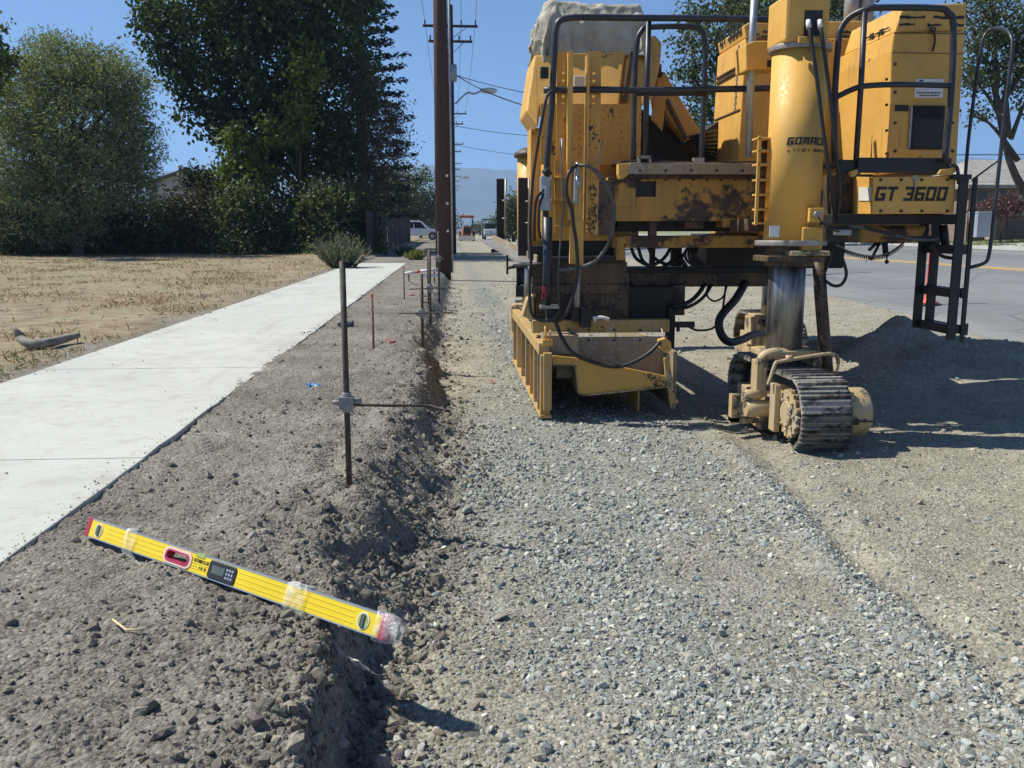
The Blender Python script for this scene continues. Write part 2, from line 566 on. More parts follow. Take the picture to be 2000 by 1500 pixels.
# matted dead grass and bare soil in the lot
lf = noise(nt, 1.7, 8, .72, dist=.6); lf2 = noise(nt, 7, 6, .7, dist=.4)
lc = ramp(nt, lf, [(.30, (.155, .115, .078)), (.42, (.24, .185, .12)), (.52, (.35, .285, .195)), (.60, (.26, .245, .15)), (.72, (.37, .325, .25))])
lc = mixc(nt, 1.0, lc, ramp(nt, lf2, [(.3, (.6,) * 3), (.7, (1.4,) * 3)]), 'MULTIPLY')
mk_ = nd(nt, 'ShaderNodeMath', operation='MULTIPLY'); mk_.inputs[1].default_value = .8; nt.links.new(a.outputs['Alpha'], mk_.inputs[0])
cc = mixc(nt, mk_.outputs[0], cc, lc)
nt.links.new(cc, b.inputs['Base Color'])
b.inputs['Roughness'].default_value = .95
b.inputs['Specular IOR Level'].default_value = .12
ad = nd(nt, 'ShaderNodeMath', operation='SUBTRACT')
mu = nd(nt, 'ShaderNodeMath', operation='MULTIPLY'); mu.inputs[1].default_value = .55
nt.links.new(vo.outputs['Distance'], mu.inputs[0])
nt.links.new(f1, ad.inputs[0]); nt.links.new(mu.outputs[0], ad.inputs[1])
bump(nt, b, ad.outputs[0], .8, .02)
c = np.concatenate([c, lm * (1 - lw)], -1)
ground = npmesh('ground', np.stack([XX, YY, ZZ], -1).reshape(-1, 3), faces, m, c.reshape(-1, 4), smooth=True)
tag(ground, 'bare dirt verge, graded gravel trench and dry lot', 'ground', kind='structure')

# ------------------------------------------------------------------ road
m, nt, b = newmat('worn_asphalt')
f = noise(nt, .6, 5, .6, scl=(1, .25, 1)); fg = noise(nt, 120, 3, .7)
cc = ramp(nt, f, [(.3, (.155, .157, .162)), (.7, (.215, .217, .22))])
cc = mixc(nt, 1.0, cc, ramp(nt, fg, [(.3, (.8,) * 3), (.7, (1.2,) * 3)]), 'MULTIPLY')
nt.links.new(cc, b.inputs['Base Color'])
vr = nd(nt, 'ShaderNodeTexVoronoi', feature='DISTANCE_TO_EDGE'); vr.inputs['Scale'].default_value = .45
tcx = nd(nt, 'ShaderNodeTexCoord'); ns_ = nd(nt, 'ShaderNodeTexNoise'); ns_.inputs['Scale'].default_value = 1.2
mx_ = nd(nt, 'ShaderNodeVectorMath', operation='ADD'); nt.links.new(tcx.outputs['Object'], mx_.inputs[0]); nt.links.new(ns_.outputs['Color'], mx_.inputs[1]); nt.links.new(mx_.outputs[0], vr.inputs['Vector'])
cc = mixc(nt, ramp(nt, vr.outputs['Distance'], [(.0, (.7,) * 3), (.012, (0, 0, 0))]), cc, (.05, .05, .052))
pa = noise(nt, .22, 2, .4, scl=(1.5, .3, 1))
cc = mixc(nt, ramp(nt, pa, [(.58, (0, 0, 0)), (.6, (.5, .5, .5))]), cc, (.14, .142, .146))
nt.links.new(cc, b.inputs['Base Color'])
b.inputs['Roughness'].default_value = .85
bump(nt, b, fg, .3, .004)
M['asphalt'] = m
ry = np.concatenate([np.arange(-30, 60, .35), np.array(grow(60, 3000, 1, 1.1))])
rows = []
for y in ry:
    e = float(ROAD_E(y)) + .10 * float(vnoise(np.array([y * 1.3]), np.array([0.]), 77)[0]) + .06 * float(vnoise(np.array([y * 4.]), np.array([0.]), 78)[0])
    xsr = [e, e + .02, e + .5, 9, 11, 13.5, 16, 18.5, 20.95]
    zr = zroad(np.array(xsr), np.full(9, y)); zr[0] -= .08
    rows.append([(x, y, z) for x, z in zip(xsr, zr)])
rv = np.array(rows).reshape(-1, 3)
ix = np.arange(len(ry) * 9).reshape(len(ry), 9)
rf = np.stack([ix[:-1, :-1], ix[:-1, 1:], ix[1:, 1:], ix[1:, :-1]], -1).reshape(-1, 4)
road = npmesh('road', rv, rf, 'asphalt', smooth=True)
tag(road, 'grey worn asphalt street behind the machine', 'road', kind='structure')
M['yline'] = simple('worn_yellow_line_paint', (.66, .40, .07), .7, 0, .2, 6)
M['wline'] = simple('worn_white_line_paint', (.55, .55, .53), .7, 0, .3, 6)
def stripe(name, x0, x1, mat):
    v = []; 
    yy = np.concatenate([np.arange(-30, 60, 2.), np.array(grow(60, 1500, 2, 1.1))])
    for y in yy:
        for x in (x0, x1):
            v.append((x, y, float(zroad(np.array([x]), np.array([y]))[0]) + .004))
    i2 = np.arange(len(yy) * 2).reshape(-1, 2)
    ff = np.stack([i2[:-1, 0], i2[:-1, 1], i2[1:, 1], i2[1:, 0]], -1)
    return npmesh(name, np.array(v), ff, mat, parent=road)
stripe('centre_line', 13.38, 13.52, 'yline')
stripe('centre_line', 13.64, 13.78, 'yline')
stripe('edge_line', 19.3, 19.4, 'wline')

# far kerb and pavement
M['concrete'] = None
m, nt, b = newmat('pale_concrete')
f = noise(nt, 1.3, 6, .62); fb = noise(nt, 60, 4, .7); fs = noise(nt, 5, 5, .7, dist=1.2)
cc = ramp(nt, f, [(.3, (.44, .44, .405)), (.7, (.53, .53, .49))])
cc = mixc(nt, ramp(nt, fs, [(.5, (0, 0, 0)), (.72, (.65, .65, .65))]), cc, (.35, .33, .275))
fw = noise(nt, 1.1, 5, .7, dist=.5, scl=(2.5, .35, 1))
cc = mixc(nt, ramp(nt, fw, [(.55, (0, 0, 0)), (.75, (.65, .65, .65))]), cc, (.32, .295, .25))
broom = noise(nt, 55, 2, .5, scl=(.12, 3, 1))
cc = mixc(nt, 1.0, cc, ramp(nt, broom, [(.3, (.93,) * 3), (.7, (1.06,) * 3)]), 'MULTIPLY')
cc = mixc(nt, 1.0, cc, ramp(nt, fb, [(.3, (.92,) * 3), (.7, (1.06,) * 3)]), 'MULTIPLY')
nt.links.new(cc, b.inputs['Base Color'])
b.inputs['Roughness'].default_value = .9
bump(nt, b, fb, .25, .004)
M['concrete'] = m
mb = MB()
yy = list(np.arange(-10, 120, 3.0))
for y0, y1 in zip(yy[:-1], yy[1:]):
    z0 = float(zroad(np.array([21.]), np.array([y0]))[0])
    mb.box(20.9, y0 + .005, z0 - .2, 21.25, y1, z0 + .13)
kerb = obj('kerb', mb, 'concrete')
tag(kerb, 'pale concrete kerb along the far side of the street', 'kerb', kind='structure')

# ------------------------------------------------------------------ pavement in slabs
walk = bpy.data.objects.new('sidewalk', None); COL.objects.link(walk)
tag(walk, 'new pale concrete sidewalk between the lot and the dirt verge', 'sidewalk', kind='structure')
y = 7.6 - 1.53 * 6
rs = random.Random(3)
WX0, WX1 = -3.40, -1.57
while y < 32.0:
    y1 = min(y + 1.53, 32.6)
    mb = MB()
    g = .004
    # joint edges are rounded by the bevel; outer edges slightly uneven
    nn = 6
    top = []
    for k in range(nn + 1):
        yy_ = y + g + (y1 - y - 2 * g) * k / nn
        top.append((WX1 + .016 * (rs.random() - .5), yy_))
    for k in range(nn, -1, -1):
        yy_ = y + g + (y1 - y - 2 * g) * k / nn
        top.append((WX0 + .012 * (rs.random() - .5), yy_))
    dz = .003 * (rs.random() - .5)
    mb.prism([(p[0], p[1], .262 + dz) for p in top], [(p[0], p[1], .15) for p in top])
    o = obj('slab', mb, 'concrete', walk, bevel=.006)
    y = y1

# ------------------------------------------------------------------ loose stone, clods (nobody could count them)
PHI = (1 + 5 ** .5) / 2
ICO_V = np.array([(-1, PHI, 0), (1, PHI, 0), (-1, -PHI, 0), (1, -PHI, 0), (0, -1, PHI), (0, 1, PHI), (0, -1, -PHI), (0, 1, -PHI), (PHI, 0, -1), (PHI, 0, 1), (-PHI, 0, -1), (-PHI, 0, 1)]) / math.hypot(1, PHI)
ICO_F = np.array([(0, 11, 5), (0, 5, 1), (0, 1, 7), (0, 7, 10), (0, 10, 11), (1, 5, 9), (5, 11, 4), (11, 10, 2), (10, 7, 6), (7, 1, 8), (3, 9, 4), (3, 4, 2), (3, 2, 6), (3, 6, 8), (3, 8, 9), (4, 9, 5), (2, 4, 11), (6, 2, 10), (8, 6, 7), (9, 8, 1)])
def rot_mats(n, tilt=1.0):
    q = RNG.normal(size=(n, 4)); q[:, 1:3] *= tilt
    q /= np.linalg.norm(q, axis=1)[:, None]
    w, x, y, z = q.T
    return np.stack([1 - 2 * (y * y + z * z), 2 * (x * y - z * w), 2 * (x * z + y * w),
                     2 * (x * y + z * w), 1 - 2 * (x * x + z * z), 2 * (y * z - x * w),
                     2 * (x * z - y * w), 2 * (y * z + x * w), 1 - 2 * (x * x + y * y)], -1).reshape(n, 3, 3)
def stones(name, x, y, size, cols, mat, flat=.6, sink=.25, jag=.28, smooth=False, tilt=.5):
    n = len(x)
    sc = size[:, None] * np.stack([.8 + .5 * RNG.random(n), .7 + .4 * RNG.random(n), flat * (.7 + .6 * RNG.random(n))], -1)
    v = ICO_V[None] * (1 + jag * (RNG.random((n, 12, 1)) * 2 - 1)) * sc[:, None, :]
    v = np.einsum('nij,nkj->nki', rot_mats(n, tilt), v)
    z = zground(x, y)
    v += np.stack([x, y, z + size * flat * (1 - 2 * sink) * .8], -1)[:, None, :]
    f = (ICO_F[None] + 12 * np.arange(n)[:, None, None]).reshape(-1, 3)
    return npmesh(name, v.reshape(-1, 3), f, mat, np.repeat(cols, 12, 0), smooth)

def scatter(n, x0, x1, y0, y1, ypow, accept):
    """points thinning with distance, kept where accept(x, y) beats a random number"""
    u = RNG.random(n)
    y = (y0 ** (1 - ypow) + u * (y1 ** (1 - ypow) - y0 ** (1 - ypow))) ** (1 / (1 - ypow))
    x = x0 + (x1 - x0) * RNG.random(n)
    keep = accept(x, y) > RNG.random(n)
    return x[keep], y[keep]

def slabmask(x, y):
    return ((x > WX1 + .03) | (x < WX0 - .03)) | (y > 32)

def stonecols(n, pal, w, var=.22):
    pal = np.array(pal); i = RNG.choice(len(pal), n, p=np.array(w) / sum(w))
    return np.clip(pal[i] * (1 + var * (RNG.random((n, 1)) * 2 - 1)) + .02 * (RNG.random((n, 3)) - .5), .02, .9)

BLUE = [(.27, .288, .272), (.33, .345, .325), (.225, .238, .228), (.40, .405, .37), (.37, .35, .28), (.56, .55, .47)]
# thick crushed rock
x, y = scatter(125000, -.35, 2.2, 1.75, 22, 1.9, lambda x, y: np.clip(blue_mask(x, y) ** 1.6 * (.75 + 1.3 * fbm(x * 3.1, y * 2.6, 161, 3)), .04, 1) * sst(-.05, .25, x - trench_edge(y)))
sz = np.clip(RNG.lognormal(math.log(.0064), .52, len(x)), .0026, .019) * np.interp(y, [2, 8, 20], [1, 1.15, 1.6])
tag(stones('crushed_rock', x, y, sz, stonecols(len(x), BLUE, [5, 5, 2, 4, 3, .9]), 'stone', .44, sink=.45), 'loose blue grey crushed rock spread along the trench floor', 'gravel', kind='stuff')
# sparse small grit on the tan ground to the right
x, y = scatter(37000, .0, 7.2, 1.75, 26, 1.7, lambda x, y: .75 * (1 - .6 * blue_mask(x, y)) * sst(.0, .3, x - trench_edge(y)) * (x < ROAD_E(y) + .1))
sz = np.clip(RNG.lognormal(math.log(.0052), .55, len(x)), .0025, .02) * np.interp(y, [2, 8, 20], [1, 1.3, 2.0])
TAN = [(.34, .31, .25), (.28, .26, .22), (.42, .39, .33), (.26, .275, .28), (.50, .47, .40)]
tag(stones('pale_grit', x, y, sz, stonecols(len(x), TAN, [4, 4, 3, 2, .8]), 'stone', .6, sink=.35), 'pale tan grit and pebbles scattered round the machine', 'gravel', kind='stuff')
# soil clods on the verge, thickest along the crumbled edge
DIRT = [(.20, .181, .150), (.23, .209, .175), (.175, .158, .132), (.28, .257, .215)]
def clodmask(x, y):
    e = trench_edge(y); w = trench_w(y)
    edge = np.exp(-((x - e - .05) / (w * .8 + .14)) ** 2)
    return np.where(slabmask(x, y) & (x > -3.9), np.clip(.16 + .5 * np.clip(fbm(x * 2.2, y * 2.2, 151, 3) + .1, 0, 1) + .95 * edge, 0, 1), 0) * sst(.55, .1, x - e)
x, y = scatter(60000, -1.75, .6, 1.6, 22, 1.8, clodmask)
edge = np.exp(-((x - trench_edge(y) - .05) / .3) ** 2)
sz = np.clip(RNG.lognormal(math.log(.0038), .72, len(x)) * (.7 + .75 * edge), .0018, .024) * np.interp(y, [2, 8, 20], [1, 1.2, 1.6])
tag(stones('soil_clods', x, y, sz, stonecols(len(x), DIRT, [4, 4, 3, 1.5]), 'clod', .7, sink=.40, jag=.36, tilt=1), 'crumbled brown soil clods along the verge and trench bank', 'soil', kind='stuff')

# soil kicked onto the pavement edges
n = 3600
y = 1.9 * (30 / 1.9) ** RNG.random(n)
s_ = RNG.random(n)
x = np.where(s_ < .62, WX1 + .02 - .11 * RNG.random(n) ** 2.5, np.where(s_ < .94, WX0 - .02 + .2 * RNG.random(n) ** 2, WX0 + (WX1 - WX0) * RNG.random(n)))
sz = np.clip(RNG.lognormal(math.log(.0026), .55, n), .0012, .009) * np.interp(y, [2, 8, 20], [1, 1.4, 2.2])
keep = (fbm(x * 3, y * 1.2, 171, 3) > -.12)
_zg = zground
zground = lambda x, y, fine=True: np.where((x < WX1) & (x > WX0), .262, _zg(x, y, fine))
tag(stones('spilt_soil', x[keep], y[keep], sz[keep], stonecols(int(keep.sum()), TAN, [4, 4, 3, 1, 1]), 'clod', .4, sink=.35), 'crumbs of brown soil spilt along the sidewalk edges', 'soil', kind='stuff')
zground = _zg

# ------------------------------------------------------------------ leaves and blades
def leaves(name, pts, length, width, cols, mat='leaf', parent=None, droop=0.0, upright=0.0, dirs=None):
    """kite shaped leaf faces at pts (world) as one mesh"""
    n = len(pts)
    d = RNG.normal(size=(n, 3))
    if dirs is not None: d = d * .55 + dirs
    d[:, 2] += upright - droop
    d /= np.linalg.norm(d, axis=1)[:, None]
    r = RNG.normal(size=(n, 3)); s = np.cross(d, r); s /= np.linalg.norm(s, axis=1)[:, None] + 1e-9
    L = (length * (.65 + .7 * RNG.random(n)))[:, None] if np.isscalar(length) else length[:, None]
    Wd = L * width
    nrm = np.cross(d, s)
    v = np.stack([pts - d * L * .5, pts + s * Wd * .5 + nrm * L * .06, pts + d * L * .5, pts - s * Wd * .5 + nrm * L * .06], 1)
    if parent is not None:
        v = v - np.array(origin_of(parent))
    f = np.arange(4 * n).reshape(n, 4)
    return npmesh(name, v.reshape(-1, 3), f, mat, np.repeat(cols, 4, 0), parent=parent)

def leafcols(n, pal, var=.25):
    pal = np.array(pal, float)
    t = RNG.random((n, 1)) * (len(pal) - 1)
    i = np.minimum(t.astype(int)[:, 0], len(pal) - 2); f = t - i[:, None]
    return np.clip((pal[i] * (1 - f) + pal[i + 1] * f) * (1 + var * (RNG.random((n, 1)) * 2 - 1)), .005, .9)

def ell_points(ells, n, clump, shell=.55, per=26, squash=.8):
    """leaf places: clumps spread through a union of ellipsoids, mostly towards their surface"""
    vol = np.array([(e[1][0] * e[1][1] * e[1][2]) ** .62 for e in ells]); vol /= vol.sum()
    nc = max(4, n // per)
    k = RNG.choice(len(ells), nc, p=vol)
    c = np.array([e[0] for e in ells])[k]; r = np.array([e[1] for e in ells])[k]
    d = RNG.normal(size=(nc, 3)); d /= np.linalg.norm(d, axis=1)[:, None]
    rad = (shell + (1 - shell) * RNG.random(nc) ** .6) * (1 + .12 * RNG.normal(size=nc))
    cen = c + d * r * rad[:, None]
    j = RNG.integers(0, nc, n)
    p = cen[j] + RNG.normal(size=(n, 3)) * clump * np.array([1, 1, squash])
    return p, d[j]

def pell(px, py, rx, ry, Y, ryd=None):
    c = P(px, py, Y); s = Y / F
    return ((c.x, c.y, c.z), (rx * s, (ryd if ryd else rx * s), ry * s))

def tree(name, label, base, ells, n, leaf, width, pal, clump, trunk_r=.25, trunk_to=None, group=None, cat='tree', droop=0., upright=0., shell=.5, limbs=True, per=26, squash=.8, twigs=0):
    t = thing(name, base, label, cat, group)
    mb = MB()
    B = Vector(base)
    top = Vector(trunk_to) if trunk_to else Vector((base[0], base[1], max(e[0][2] for e in ells)))
    mid = B.lerp(top, .5) + Vector((RNG.normal() * .15, RNG.normal() * .15, 0))
    sp = spline([B - Vector((0, 0, .3)), B.lerp(top, .2), mid, top], 4)
    mb.tube(sp, [trunk_r * (1 - .8 * i / (len(sp) - 1)) for i in range(len(sp))], 9)
    tr = obj('trunk', mb, 'bark', t)
    if limbs:
        mb = MB()
        for (c, r) in ells:
            c = Vector(c)
            s0 = B.lerp(top, min(.9, max(.2, (c.z - B.z) / max(.1, top.z - B.z) * .65)))
            m1 = s0.lerp(c, .5) + Vector((0, 0, .06 * (c - s0).length))
            sp = spline([s0, m1, c], 4)
            mb.tube(sp, [trunk_r * .42 * (1 - .75 * i / (len(sp) - 1)) for i in range(len(sp))], 6)
            for _ in range(5 + twigs):
                d = Vector(RNG.normal(size=3)).normalized()
                e2 = c + Vector((d.x * r[0], d.y * r[1], d.z * r[2])) * (.95 if twigs else .8)
                mb.tube(spline([m1.lerp(c, .6), c.lerp(e2, .5) + Vector((0, 0, .08 * r[2])), e2], 3), [trunk_r * .13, trunk_r * .11, trunk_r * .1, trunk_r * .08, trunk_r * .06, trunk_r * .04, .006][:7], 4)
        obj('limbs', mb, 'bark', tr)
    p, d = ell_points(ells, n, clump, shell, per, squash)
    leaves('crown', p, leaf, width, leafcols(n, pal), parent=t, droop=droop, upright=upright)
    return t

# ------------------------------------------------------------------ hills far behind
hx = np.linspace(-7000, 7000, 421)
prof = 246 + 24 * fbm(hx / 170, hx * 0 + 2, 205, 3) + 95 * np.interp(hx, [-7000, -3000, -600, 200, 900, 2500, 7000], [.2, .15, .35, .75, 1.0, .9, 1.0]) + 110 * fbm(hx / 900, hx * 0, 201, 5)
rows = []
for k, (dy, s) in enumerate([(0, 0.0), (250, .28), (500, .55), (750, .80), (1000, 1.0), (1500, .7), (2200, .2)]):
    jitter = 40 * fbm(hx / 300, hx * 0 + k * 3, 211, 3) * (k in (1, 2, 3))
    rows.append(np.stack([hx, np.full_like(hx, 3400 + dy) + 150 * fbm(hx / 700, hx * 0 + k, 215, 3), prof * s + jitter], -1))
hv = np.stack(rows); i3 = np.arange(hv.shape[0] * hv.shape[1]).reshape(hv.shape[:2])
hf = np.stack([i3[:-1, :-1], i3[:-1, 1:], i3[1:, 1:], i3[1:, :-1]], -1).reshape(-1, 4)
M['hill'] = simple('dry_hillside', (.11, .105, .07), .95, 0, .35, .004)
tag(npmesh('hills', hv.reshape(-1, 3), hf, 'hill', smooth=True), 'hazy blue mountain ridge on the horizon', 'hills', kind='structure')

# air between here and the hills
mb = MB(); mb.box(-9000, -1500, -3, 9000, 7000, 620)
m = bpy.data.materials.new('hazy_air'); m.use_nodes = True; nt = m.node_tree
nt.nodes.remove(nt.nodes['Principled BSDF'])
pv = nt.nodes.new('ShaderNodeVolumePrincipled')
pv.inputs['Color'].default_value = (.36, .60, 1.0, 1)
pv.inputs['Density'].default_value = .00022
pv.inputs['Anisotropy'].default_value = .2
nt.links.new(pv.outputs[0], nt.nodes['Material Output'].inputs['Volume'])
haze = obj('haze', mb, m)
tag(haze, 'thin blue summer haze over the valley', 'haze', kind='stuff')

# ================================================================== THE PAVING MACHINE
PAVER = thing('slipform_paver', (2.0, 7.0, 0), 'large weathered yellow slipform kerb paver on tracks standing in the gravel', 'paving machine')

def pb(name, x0, y0, x1, y1, Y, dep, mat='yellow', parent=PAVER, bevel=.006, mb=None):
    """box whose front face at distance Y fills a photograph rectangle"""
    xm, ym = (x0 + x1) / 2, (y0 + y1) / 2
    X0 = P(x0, ym, Y).x; X1 = P(x1, ym, Y).x; Z0 = P(xm, y1, Y).z; Z1 = P(xm, y0, Y).z
    m_ = mb if mb is not None else MB()
    m_.box(X0, Y, Z0, X1, Y + dep, Z1)
    if mb is None:
        return obj(name, m_, mat, parent, bevel)

def pp(name, pts, Y, dep, mat='yellow', parent=PAVER, bevel=.005, mb=None, slant=0.0, lean=0.0):
    """plate cut to an outline given in photograph pixels, with real thickness"""
    fr = [P(a, b_, Y) for a, b_ in pts]
    if lean:      # face leaning back towards its top
        z_ = min(p.z for p in fr)
        fr = [P(a, b_, Y + lean * (p.z - z_)) for (a, b_), p in zip(pts, fr)]
    fr = fr[::-1]
    m_ = mb if mb is not None else MB()
    m_.prism(fr, [p + Vector((0, dep, slant)) for p in fr])
    if mb is None:
        return obj(name, m_, mat, parent, bevel)

def pt(name, pts, r, mat='rubber', parent=PAVER, n=10, sub=6, mb=None, straight=False):
    w = [P(a, b_, Y) for a, b_, Y in pts]
    w = w if straight else spline(w, sub)
    m_ = mb if mb is not None else MB()
    m_.tube(w, r, n)
    if mb is None:
        return obj(name, m_, mat, parent)

def hole_plate(name, x0, y0, x1, y1, Y, dep, hxs, hys, hs, mat='yellow', parent=PAVER):
    """plate with rows of real holes"""
    ym, xm = (y0 + y1) / 2, (x0 + x1) / 2
    gx = lambda a: P(a, ym, Y).x
    gz = lambda b_: P(xm, b_, Y).z
    m_ = MB()
    cuts = [x0]
    for h in hxs: cuts += [h - hs, h + hs]
    cuts.append(x1)
    for k in range(0, len(cuts), 2):
        m_.box(gx(cuts[k]), Y, gz(y1), gx(cuts[k + 1]), Y + dep, gz(y0))
    yc = [y0]
    for h in sorted(hys): yc += [h - hs, h + hs]
    yc.append(y1)
    for h in hxs:
        for k in range(0, len(yc), 2):
            m_.box(gx(h - hs), Y, gz(yc[k + 1]), gx(h + hs), Y + dep, gz(yc[k]))
    return obj(name, m_, mat, parent)

# ---- block lettering made of strokes (unit cell 1 wide, 1.25 high)
GLYPH = {
 'G': [(0, 0, .22, 1.25), (.22, 1.02, 1, 1.25), (.22, 0, 1, .23), (.76, .23, 1, .66), (.5, .46, .76, .66)],
 'T': [(0, 1.02, 1, 1.25), (.39, 0, .61, 1.02)],
 '3': [(.05, 1.02, 1, 1.25), (.05, 0, 1, .23), (.76, .23, 1, 1.02), (.35, .52, .76, .73)],
 '6': [(0, 0, .24, 1.25), (.24, 1.02, 1, 1.25), (.24, 0, 1, .23), (.76, .23, 1, .74), (.24, .53, .76, .74)],
 '0': [(0, 0, .24, 1.25), (.76, 0, 1, 1.25), (.24, 0, .76, .22), (.24, 1.03, .76, 1.25)],
 'O': [(0, 0, .24, 1.25), (.76, 0, 1, 1.25), (.24, 0, .76, .22), (.24, 1.03, .76, 1.25)],
 'M': [(0, 0, .22, 1.25), (.78, 0, 1, 1.25), (.22, 1.02, .78, 1.25), (.40, .2, .60, 1.02)],
 'A': [(0, 0, .23, 1.25), (.77, 0, 1, 1.25), (.23, 1.02, .77, 1.25), (.23, .42, .77, .62)],
 'C': [(0, 0, .24, 1.25), (.24, 0, 1, .23), (.24, 1.02, 1, 1.25)],
 'S': [(0, .53, .24, 1.25), (.24, 1.02, 1, 1.25), (.24, .53, .76, .74), (.76, 0, 1, .74), (0, 0, .76, .23)],
 'B': [(0, 0, .24, 1.25), (.24, 1.02, .9, 1.25), (.24, .53, .85, .73), (.24, 0, .9, .22), (.76, .22, 1, .56), (.74, .7, .97, 1.05)],
 'I': [(.36, 0, .62, 1.25)],
 'L': [(0, 0, .24, 1.25), (.24, 0, .95, .23)],
 '7': [(0, 1.02, 1, 1.25), (.62, 0, .86, 1.02)],
 '1': [(.4, 0, .64, 1.25)], '2': [(0, 1.02, 1, 1.25), (.76, .53, 1, 1.02), (0, .53, .76, .73), (0, 0, .24, .53), (.24, 0, 1, .22)],
 '4': [(0, .55, .22, 1.25), (.7, 0, .94, 1.25), (.22, .5, .7, .7)], '-': [(.15, .5, .85, .7)], '(': [(.4, 0, .6, 1.25)], ')': [(.4, 0, .6, 1.25)],
}
def lettering(name, text, place, width, height, mat, parent, gap=.28, shear=.18, space=.55, thick=.003, bold=.03):
    """place(u, v, w): surface point for u across, v up (both metres) and w out of the surface"""
    adv = 0; words = [[]]
    for ch in text:
        if ch == ' ': adv += space; words.append([]); continue
        words[-1].append((ch, adv)); adv += 1 + gap
    tot = adv - gap
    su = width / tot; sv = height / 1.25
    for cells in words:
        m_ = MB()
        for ch, a0 in cells:
            for (a, b_, c_, d_) in GLYPH[ch]:
                q = []
                a, b_, c_, d_ = a - bold, b_ - bold * .6, c_ + bold, d_ + bold * .6
                for w_ in (0.0, thick):
                    for (u, v) in ((a, b_), (c_, b_), (c_, d_), (a, d_)):
                        q.append(place((a0 + u + shear * v) * su, v * sv, w_))
                m_.add(q, [(0, 1, 2, 3), (7, 6, 5, 4), (0, 4, 5, 1), (1, 5, 6, 2), (2, 6, 7, 3), (3, 7, 4, 0)])
        obj(name, m_, mat, parent)

def front_place(x, y, Y, dx=1.0):
    o = P(x, y, Y)
    return lambda u, v, w: (o.x + u * dx, o.y - w - .001, o.z + v)

# ---------------------------------------------------------------- crawler track
def shoe_mesh(w, pitch):
    m_ = MB()
    m_.box(-w / 2, -pitch * .48, -.012, w / 2, pitch * .48, .004)
    for yy_ in (-.36, .0, .36):
        h = .017 if yy_ == -.36 else .010
        m_.box(-w / 2, pitch * yy_ - .006, .004, w / 2, pitch * yy_ + .006, h + .004)
    for sx in (-.16, .16):
        m_.box(w * sx - .018, -pitch * .5, -.04, w * sx + .018, pitch * .5, -.012)
    me = bpy.data.meshes.new('track_shoe')
    me.from_pydata(m_.v, [], m_.f); me.update()
    me.materials.append(M['shoe'])
    return me

def crawler(cx, y0, length, H, w, label, side=-1, zb=0.0, nshoe=36):
    """track assembly: frame part with shoes, sprocket, idler as sub-parts"""
    R = H / 2 - .022
    S = length - 2 * R - .04
    cyf, cyb = y0 + R + .022, y0 + R + .022 + S
    zc = zb + H / 2
    m_ = MB()
    m_.box(cx - w * .17, cyf - .02, zc - R * .62, cx + w * .17, cyb + .05, zc + R * .55)
    m_.box(cx - w * .56, cyf + .12, zc - R * .30, cx + w * .30, cyb - .05, zc + R * .18)
    m_.box(cx - w * .66, cyf + .10, zc - R * .62, cx - w * .53, cyf + .20, zc + R * .72)
    m_.box(cx - w * .70, cyf + .30, zc - R * .75, cx - w * .50, cyb - .1, zc - R * .30)
    fr = obj('track_frame', m_, 'dusty', PAVER, .008)
    if label: fr['label'] = label
    org = origin_of(fr)
    tot = 2 * S + 2 * math.pi * R; pitch = tot / nshoe
    me = shoe_mesh(w, pitch)
    for k in range(nshoe):
        s_ = (k + .35) * pitch
        if s_ < S: yy_, zz_, an = cyb - s_, zc + R, 0.0
        elif s_ < S + math.pi * R:
            t = (s_ - S) / R; yy_, zz_, an = cyf - R * math.sin(t), zc + R * math.cos(t), t
        elif s_ < 2 * S + math.pi * R:
            yy_, zz_, an = cyf + (s_ - S - math.pi * R), zc - R, math.pi
        else:
            t = (s_ - 2 * S - math.pi * R) / R; yy_, zz_, an = cyb + R * math.sin(t), zc - R * math.cos(t), math.pi + t
        o = bpy.data.objects.new('track_shoe', me)
        o.parent = fr
        o.location = (cx - org.x + RNG.normal() * .002, yy_ - org.y, zz_ - org.z)
        o.rotation_euler = (an, 0, 0)
        COL.objects.link(o)
    # toothed sprocket at the front, idler behind
    m_ = MB()
    nt_ = 18; prof = []
    for k in range(nt_ * 4):
        a = 2 * math.pi * k / (nt_ * 4); rr = R * (.68 if k % 4 in (0, 1) else .60)
        prof.append((cyf + rr * math.cos(a), zc + rr * math.sin(a)))
    for xa, xb in ((cx - w * .5, cx - w * .42),):
        m_.prism([(xa, a, b_) for a, b_ in prof], [(xb, a, b_) for a, b_ in prof])
    m_.lathe([(R * .34, -.02), (R * .34, 0), (R * .30, .01)], (cx - w * .5, cyf, zc), 'x', 20)
    for k in range(8):
        a = 2 * math.pi * k / 8
        m_.lathe([(.012, -.016), (.012, 0)], (cx - w * .5, cyf + R * .46 * math.cos(a), zc + R * .46 * math.sin(a)), 'x', 6)
    obj('sprocket', m_, 'dusty', fr)
    for cy_ in (cyf, cyb):
        m_ = MB(); m_.lathe([(R * .92, -w * .15), (R * .92, w * .15)], (cx, cy_, zc), 'x', 28); obj('idler', m_, 'dark', fr)
    for k in range(4):
        m_ = MB(); m_.lathe([(.055, -w * .2), (.055, w * .2)], (cx, cyf + .12 + (S - .2) * k / 3, zb + .022 + .02 + .055), 'x', 14)
        obj('roller', m_, 'dark', fr)
    return fr, cyf, cyb, zc, R

TX = P(1604, 800, 5.42).x
fr1, cyf, cyb, zc, R1 = crawler(TX, 5.30, 1.55, .52, .325, 'dust covered front crawler track', zb=-.03)
